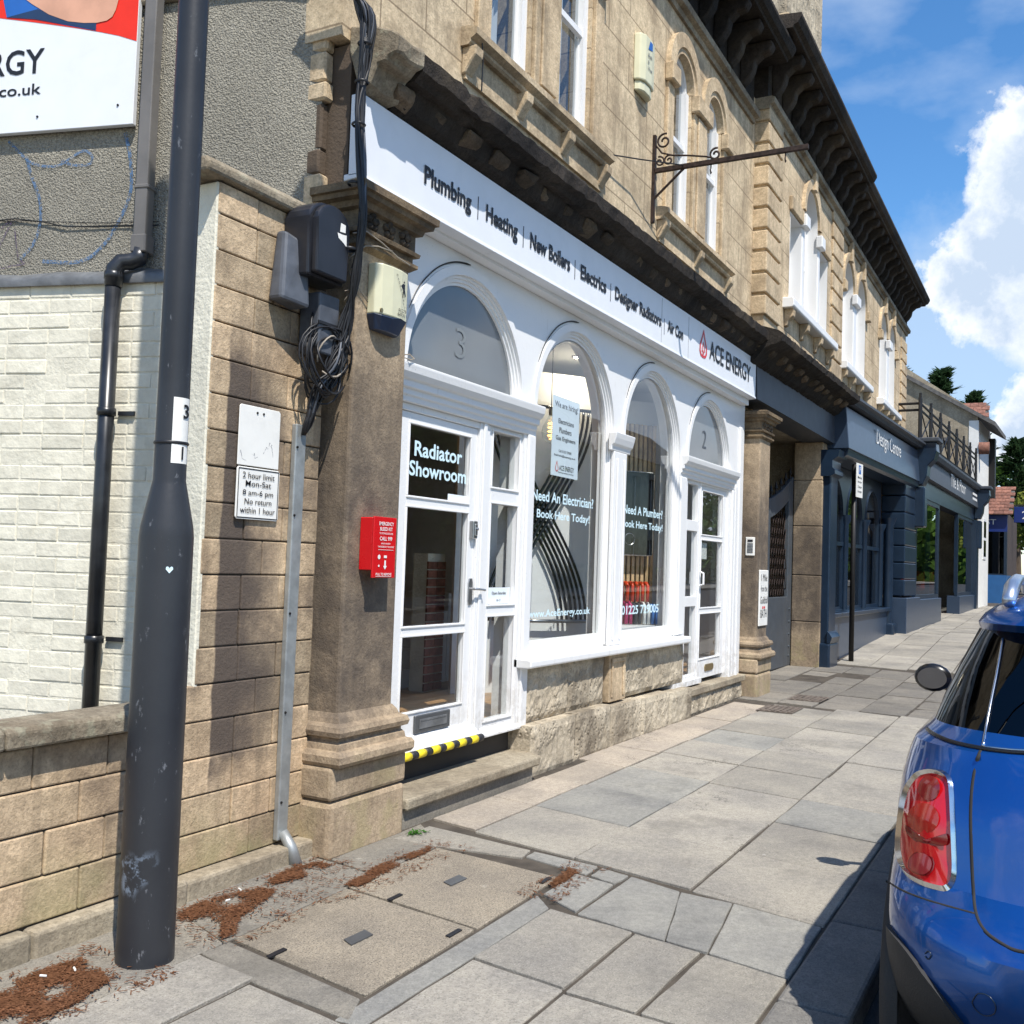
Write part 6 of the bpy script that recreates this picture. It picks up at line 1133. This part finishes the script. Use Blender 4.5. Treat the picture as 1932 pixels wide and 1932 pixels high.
def sc(P, k): return [(cx_+(x-cx_)*k, cy_+(y-cy_)*(1-(1-k)*.55)) for x, y in P]
def bandm(nm, A, B_, oa, ob, mat, par):
    m = MB(); n = len(A); m.add([chit(x, y, oa) for x, y in A]+[chit(x, y, ob) for x, y in B_], [(i, (i+1) % n, n+(i+1) % n, n+i) for i in range(n)]); return m.build(nm, mat, par, True)
def lens(nm, P_, c, off, mat, par, dome=.01):
    m = MB(); n = len(P_); vs = []; ks = (1, .75, .5, .25)
    for k in ks: vs += [chit(c[0]+(x-c[0])*k, c[1]+(y-c[1])*k, off+dome*(1-k*k)) for x, y in P_]
    vs.append(chit(c[0], c[1], off+dome)); fs = [(i*n+j, i*n+(j+1) % n, (i+1)*n+(j+1) % n, (i+1)*n+j) for i in range(3) for j in range(n)]+[(3*n+j, 3*n+(j+1) % n, 4*n) for j in range(n)]; m.add(vs, fs); return m.build(nm, mat, par, True)
tl = lens('tail_light', sc(OUT, .84), (cx_, cy_), .004, 'lamp_red', CR, .012)
m1_ = bandm('chrome_rim', OUT, sc(OUT, .92), .0, .014, 'chrome', tl); bandm('chrome_rim', sc(OUT, .92), sc(OUT, .84), .014, .004, 'chrome', tl)
circ = lambda x, y, rx, ry: [(x+rx*math.cos(k*PI/10), y+ry*math.sin(k*PI/10)) for k in range(20)]
lens('lower_shade', shape([(290, 1105), (340, 1160), (400, 1170), (452, 1140), (456, 1185), (400, 1190), (340, 1178), (295, 1140)]), (375, 1165), .0145, 'lamp_dark', tl, .002); lens('indicator', circ(362, 1078, 64, 62), (362, 1078), .0155, 'lamp_amber', tl, .001); lens('reverse_lamp', circ(352, 1268, 54, 54), (352, 1268), .0135, 'lamp_dark', tl, .0); lens('reverse_lamp', circ(352, 1268, 46, 47), (352, 1268), .017, 'lamp_clear', tl, .001); lens('upper_lamp', circ(385, 955, 44, 50), (385, 955), .0145, 'lamp_dark', tl, .0)
seam('parking_sensor', [(355, 1638), (370, 1628), (380, 1645), (368, 1662), (355, 1650)], .002, 'navy_paint', .001); seam('tow_cover', [(550, 1840), (575, 1805), (620, 1815), (648, 1855), (640, 1890), (600, 1895), (565, 1870), (550, 1840)], .0018, 'navy_paint', .001)
def mirrored(o, par):                                     # the same part on the other side of the car
    me = o.data.copy()
    for v in me.vertices: v.co.y = 2*YC-v.co.y
    me.flip_normals(); c = link(o.name.split('.')[0], me, par)
    for ch in list(o.children): mirrored(ch, c)
for o in [o for o in CR.children if o.name.split('.')[0] in ('tail_light', 'tailgate_seam', 'bumper_seam', 'glass_trim', 'glass_chrome', 'window_divider', 'parking_sensor')]: mirrored(o, CR)
# black lower cladding: bumper valance and wheel-arch lips
m = MB(); vs = []; NV = 72; NR = 9
for k in range(NV+1):
    dy = -.878+1.756*k/NV; q = max(0, min(1, (abs(dy)-.5)/.36)); zt = .17+.29*q*q*(3-2*q)
    for r_ in range(NR+1):
        z = .09+(zt-.09)*min(1, r_/(NR-1)); e = .014 if r_ < NR else -.004; hw = lv(z)[2]; y = YC+dy*hw/.893; vs.append((rear_x(y, z)-e, y+(e if dy > 0 else -e)*abs(dy)**2, z))
m.add(vs, [((NR+1)*k+j, (NR+1)*(k+1)+j, (NR+1)*(k+1)+j+1, (NR+1)*k+j+1) for k in range(NV) for j in range(NR)]); smoothang(m.build('valance', 'cladding', CR), 40)
for wx in (3.88, 6.45):
    for sg in (-1, 1):
        m = MB(); prof = [(.37, .0), (.37, .05), (.385, .062), (.43, .055), (.445, .03), (.445, 0.)]; vs = []; N = 24
        for k in range(N+1):
            a = -.35+(PI+.7)*k/N
            for r, d in prof: vs.append((wx+r*math.cos(a), YC+sg*(.845+d), .23+r*math.sin(a)))
        q = len(prof); m.add(vs, [(k*q+j, (k+1)*q+j, (k+1)*q+j+1, k*q+j+1) for k in range(N) for j in range(q-1)]); m.build('arch_cladding', 'cladding', CR, True)
        wh = MB(); wh.lathe([(.20, -.1), (.30, -.105), (.318, -.085), (.322, -.04), (.322, .04), (.318, .085), (.30, .105), (.20, .1)], (wx, YC+sg*.775, .23), 40, 'y'); wt = wh.build('tyre', 'tyre', CR, True)
        rm = MB(); rm.lathe([(0, sg*.06), (.05, sg*.07), (.06, sg*.04), (.2, sg*.09), (.205, sg*.095)], (wx, YC+sg*.775, .23), 30, 'y')
        for k in range(5):
            a = k*2*PI/5; ca, sa = math.cos(a), math.sin(a); rm.tube([(wx+.05*ca, YC+sg*.86, .23+.05*sa), (wx+.2*ca, YC+sg*.865, .23+.2*sa)], .025, 6)
        rm.build('rim', 'steel', wt, True)
MB().box(3.5, 7.0, YC-.78, YC+.78, .1, .5).build('underbody', 'trim_black', CR)
for sg in (-1, 1):
    m = MB(); m.tube([(3.86, YC+sg*.565, 1.475), (3.98, YC+sg*.56, 1.525), (4.25, YC+sg*.555, 1.55), (5.0, YC+sg*.55, 1.55), (5.3, YC+sg*.56, 1.50)], [.022, .026, .022, .022, .015], 10); m.build('roof_rail', 'rail_silver', CR, True)
    m = MB(); n1 = 10; vs = []
    for i in range(n1+1):
        th = PI*i/n1
        for k in range(16):
            a = 2*PI*k/16; xx = -math.cos(th); vs.append((5.36+(.07 if xx > 0 else .035)*xx, YC+sg*(.955+.085*math.sin(th)*math.cos(a)), 1.065+.068*math.sin(th)*math.sin(a)))
    m.add(vs, [(i*16+k, i*16+(k+1) % 16, (i+1)*16+(k+1) % 16, (i+1)*16+k) for i in range(n1) for k in range(16)]); mr = m.build('wing_mirror', 'trim_black', CR, True)
    m = MB(); m.add([(5.318+.004, YC+sg*(.955+.066*math.cos(a)), 1.065+.05*math.sin(a)) for a in [2*PI*k/24 for k in range(24)]], [tuple(range(24))])
    for p in m.v: p.x -= .004
    m.build('mirror_glass', 'mirror_dark', mr); m = MB(); m.tube([(5.4, YC+sg*.90, 1.03), (5.45, YC+sg*.80, 1.0)], .025, 8); m.build('mirror_stalk', 'trim_black', mr, True)
m = MB(); m.tube([(3.95, YC-.1, 1.50), (3.9, YC-.1, 1.53), (3.75, YC-.1, 1.62)], [.02, .012, .004], 8); m.build('aerial', 'trim_black', CR, True)

# ------------------------------------------------------------------ litter, weeds
random.seed(77)
def needles(name, label, poly, n, sc_=1.):
    xs = [p[0] for p in poly]; ys = [p[1] for p in poly]; m = MB(); k = 0
    def inside(x, y):
        c = False; j = len(poly)-1
        for i in range(len(poly)):
            if (poly[i][1] > y) != (poly[j][1] > y) and x < (poly[j][0]-poly[i][0])*(y-poly[i][1])/(poly[j][1]-poly[i][1])+poly[i][0]: c = not c
            j = i
        return c
    while k < n:
        x = random.uniform(min(xs)-.12, max(xs)+.12); y = min(.06, random.uniform(min(ys)-.10, max(ys)+.06))
        if not inside(x, y) and random.random() > .06: continue
        if math.sin(x*23+y*9)+math.sin(x*11-y*31+2)+random.uniform(-1.6, 1.6) < -.2: continue
        a = random.uniform(0, PI); L = random.uniform(.005, .017)*sc_; w_ = random.uniform(.0012, .003); z = gz(x)+.003+random.random()*.009; d = Vector((math.cos(a), math.sin(a), random.uniform(-.15, .15)))*L; s_ = Vector((-math.sin(a), math.cos(a), 0))*w_; p = Vector((x, y, z)); m.add([p-d-s_, p+d-s_, p+d+s_, p-d+s_], [(0, 1, 2, 3)]); k += 1
    o = m.build(name, 'needle'); tag(o, label, 'leaf litter', None, 'stuff'); return o
needles('leaf_litter', 'rusty brown needle litter heaped at the foot of the low wall before the lamp post', [(2.30, -.02), (2.55, -.03), (2.72, -.05), (2.70, -.16), (2.64, -.30), (2.45, -.36), (2.2, -.36), (2.1, -.2)], 5200)
needles('leaf_litter', 'rusty brown needle litter scattered between lamp post and inspection cover', [(3.2, .02), (3.45, .04), (3.72, -.02), (3.72, -.12), (3.55, -.19), (3.40, -.22), (3.22, -.35), (3.15, -.34), (3.3, -.2), (3.22, -.06)], 3000)
needles('leaf_litter', 'brown needle litter around the foot of the galvanised cable guard', [(3.80, -.0), (4.02, .05), (4.2, .0), (4.18, -.08), (3.98, -.10), (3.80, -.06)], 1300)
needles('leaf_litter', 'brown needle litter along the back edge of the far inspection cover', [(3.95, -.33), (4.3, -.28), (4.75, -.29), (4.72, -.34), (4.4, -.36), (4.0, -.40)], 1700); needles('leaf_litter', 'brown needle litter in the corner gap beside the small grey slabs', [(4.42, -1.13), (4.82, -1.10), (4.80, -1.16), (4.45, -1.17)], 700)
for i, (x, y, mt, lb) in enumerate(((2.52, -.10, 'ink_white', 'white cigarette end lying in the needle litter'), (2.62, -.14, 'paper_white', 'pale dead leaf curled on the needle litter'), (3.2, -.02, 'rad_red', 'orange cigarette filter beside the lamp post base'), (3.48, -.06, 'paper_white', 'small buff scrap of paper in scattered needles'), (3.62, .0, 'paper_white', 'curled buff leaf beside the stone pier plinth'))):
    m = MB(); a = random.uniform(0, PI); m.tube([(x-.012*math.cos(a), y-.012*math.sin(a), .016), (x+.012*math.cos(a), y+.012*math.sin(a), .017)], .004, 6); tag(m.build('litter_scrap', mt), lb, 'litter')
m = MB()
for k in range(60):
    x = 4.93+random.gauss(0, .035); y = -.09+random.gauss(0, .02); a = random.uniform(0, 2*PI); d = Vector((math.cos(a), math.sin(a), random.uniform(0, .8)))*.018; s_ = Vector((-math.sin(a), math.cos(a), .1))*.007; p = Vector((x, y, .004)); m.add([p, p+d*.6+s_, p+d*1.2, p+d*.6-s_], [(0, 1, 2, 3)])
tag(m.build('pavement_weed', 'weed'), 'small green weed sprouting in the joint beside the first step', 'weed')

# ------------------------------------------------------------------ trees at the end of the street
def conifer(x, y, z0, h, r, label):
    T = thing('conifer_tree', label, 'tree', (x, y, z0), 'conifers beyond the gable'); m = MB(); m.tube([(x, y, z0), (x, y, z0+h*.6), (x, y, z0+h)], [.35, .2, .03], 8); m.build('trunk', 'bark', T); m = MB()
    for k in range(int(h*15)):
        z = z0+h*(.3+.7*random.random()); f = (1-(z-z0)/h); L = r*(f**.75+.05)*random.uniform(.5, 1.1); a = random.uniform(0, 2*PI); dr = Vector((math.cos(a), math.sin(a), random.uniform(.1, .8))).normalized()
        for q in range(22):
            t_ = (q/22)**.8; p = Vector((x, y, z))+dr*L*t_+Vector((random.gauss(0, .16), random.gauss(0, .16), random.gauss(0, .12)))*(1.15-t_); a2 = random.uniform(0, 2*PI); s1 = Vector((math.cos(a2), math.sin(a2), random.uniform(-.6, .6)))*random.uniform(.16, .3); s2 = (dr*.38+Vector((random.gauss(0, .08), random.gauss(0, .08), random.gauss(0, .08)))); m.add([p-s1*.5, p+s1*.5, p+s2], [(0, 1, 2)])
    m.build('crown', 'leaf_conifer', T)
conifer(62, 5.0, 1, 12.3, 3.6, 'dark pointed conifer directly behind the stone gable roof'); conifer(63, 3.0, 1, 12.4, 3.3, 'dark conifer rising between the gable roof and the orange tiles'); conifer(64, 1.4, 1, 11.0, 3.0, 'dark conifer just behind the orange tiled roof'); conifer(58, 8.2, 1, 12.2, 2.8, 'dark conifer showing only its tip beside the end quoins'); conifer(63, -.9, 1, 8.3, 2.4, 'dark conifer beside the white house eaves')
def bushy(nm, x, y, z0, h, r, mat, label, n=2600, group=None, cat='tree'):
    T = thing(nm, label, cat, (x, y, z0), group); m = MB(); m.tube([(x, y, z0), (x+.1, y, z0+h*.4), (x, y+.1, z0+h*.75)], [.2, .14, .05], 7); m.build('trunk', 'bark', T); m = MB(); cl = [(Vector((x+random.gauss(0, r*.45), y+random.gauss(0, r*.45), z0+h*random.uniform(.35, .95))), r*random.uniform(.25, .5)) for _ in range(16)]
    for k in range(n):
        c, rr = random.choice(cl); v = Vector((random.gauss(0, 1), random.gauss(0, 1), random.gauss(0, 1))).normalized()*rr*random.uniform(.6, 1.05); p = c+v; a = Vector((random.gauss(0, 1), random.gauss(0, 1), random.gauss(0, 1))).normalized()*.16; b = a.orthogonal().normalized()*.11; m.add([p-a, p+b, p+a, p-b], [(0, 1, 2, 3)])
    m.build('crown', mat, T)
bushy('broadleaf_tree', 66, -3.6, 1, 7.6, 3.0, 'leaf_green', 'fresh green broadleaf tree beyond the tiled shop', 4200); bushy('broadleaf_tree', 58, -2.6, 1, 5.6, 2.0, 'leaf_yellow', 'yellow flowering shrub above the tiled shop roof', 2600); bushy('broadleaf_tree', 70, -.5, 1, 8.0, 2.6, 'leaf_green', 'green tree between the white house and the yellow shrub', 3000)
# ------------------------------------------------------------------ other side of the street (seen in the shop glass)
random.seed(55)
for k, (x0, x1) in enumerate(((20, 33), (33.2, 46), (46.2, 60))):
    H = thing('terrace_house', ('pale stone terrace house across the road, behind the hedge, '+('beside the lane', 'in the middle', 'at the end of the row')[k]), 'house', ((x0+x1)/2, -16, 0)); ops = [(x0+1.2+i*2.4, x0+2.3+i*2.4, 1.2, 3.0, False) for i in range(4)]; m = MB(); m.wall(x0, x1, 0, 3.6, -16.4, -16, ops); m.wall(x0, x1, 3.6, 7.2, -16.4, -16, [(a, b, 4.4, 6.3, False) for a, b, *_ in ops]); m.build('wall', 'stone_grey', H)
    m = MB(); m.prism([(-15.8, 7.2), (-22, 7.2), (-19, 9.6)], 'x', x0, x1); m.build('roof', 'slate', H)
    for a, b, *_ in ops:
        for z0, z1 in ((1.2, 3.0), (4.4, 6.3)): m = MB(); m.box(a, b, -16.3, -16.25, z0, z0+.08); m.box(a, a+.07, -16.3, -16.25, z0+.08, z1); m.box(b-.07, b, -16.3, -16.25, z0+.08, z1); w_ = m.build('window', 'white_paint', H); MB().add([(a, -16.28, z0), (b, -16.28, z0), (b, -16.28, z1), (a, -16.28, z1)], [(0, 1, 2, 3)]).build('pane', 'glass_dark', w_)
m = MB()
for k in range(9000):
    x = random.uniform(-16, 60); y = -13.9+random.gauss(0, .35); z = random.uniform(.0, 1.5); a = Vector((random.gauss(0, 1), random.gauss(0, 1), random.gauss(0, 1))).normalized()*.16; b = a.orthogonal().normalized()*.12; p = Vector((x, y, z)); m.add([p-a, p+b, p+a, p-b], [(0, 1, 2, 3)])
m.box(-16, 60, -14.2, -13.6, 0, 1.3); hd = m.build('hedge', 'leaf_green'); tag(hd, 'clipped green hedge along the opposite pavement', 'hedge', None, 'stuff')
for x, y, h, r in ((66, -16, 8, 3.), (74, -15, 7, 2.8), (83, -16, 9, 3.2), (12, -18, 8, 3), (17, -14.5, 6.5, 2.6), (22.5, -14.2, 6., 2.5), (28, -14.4, 6.6, 2.6), (34, -14.6, 5.5, 2.4)): bushy('broadleaf_tree', x, y, 0, h, r, 'leaf_green', 'leafy green tree across the road, '+{66: 'next to the last terrace house', 74: 'second beyond the terrace', 83: 'third and tallest beyond the terrace', 12: 'before the first terrace house', 17: 'first of four in front gardens', 22.5: 'second of four in front gardens', 28: 'third of four in front gardens', 34: 'last and lowest of four in front gardens'}[x], 2000, 'trees across the road')

# far woodland that closes the street (mirrored in the tile shop's glass)
m = MB()
for k in range(9000):
    x = random.uniform(95, 165); y = random.uniform(-32, -5.5); z = 1+abs(random.gauss(0, 1))*3.2+2*math.sin(x*.3)*math.sin(y*.4); a = Vector((random.gauss(0, 1), random.gauss(0, 1), random.gauss(0, 1))).normalized()*.8; b = a.orthogonal().normalized()*.6; p = Vector((x, y, z)); m.add([p-a, p+b, p+a, p-b], [(0, 1, 2, 3)])
tag(m.build('woodland', 'leaf_green'), 'distant green woodland closing the end of the street', 'woodland', None, 'stuff')
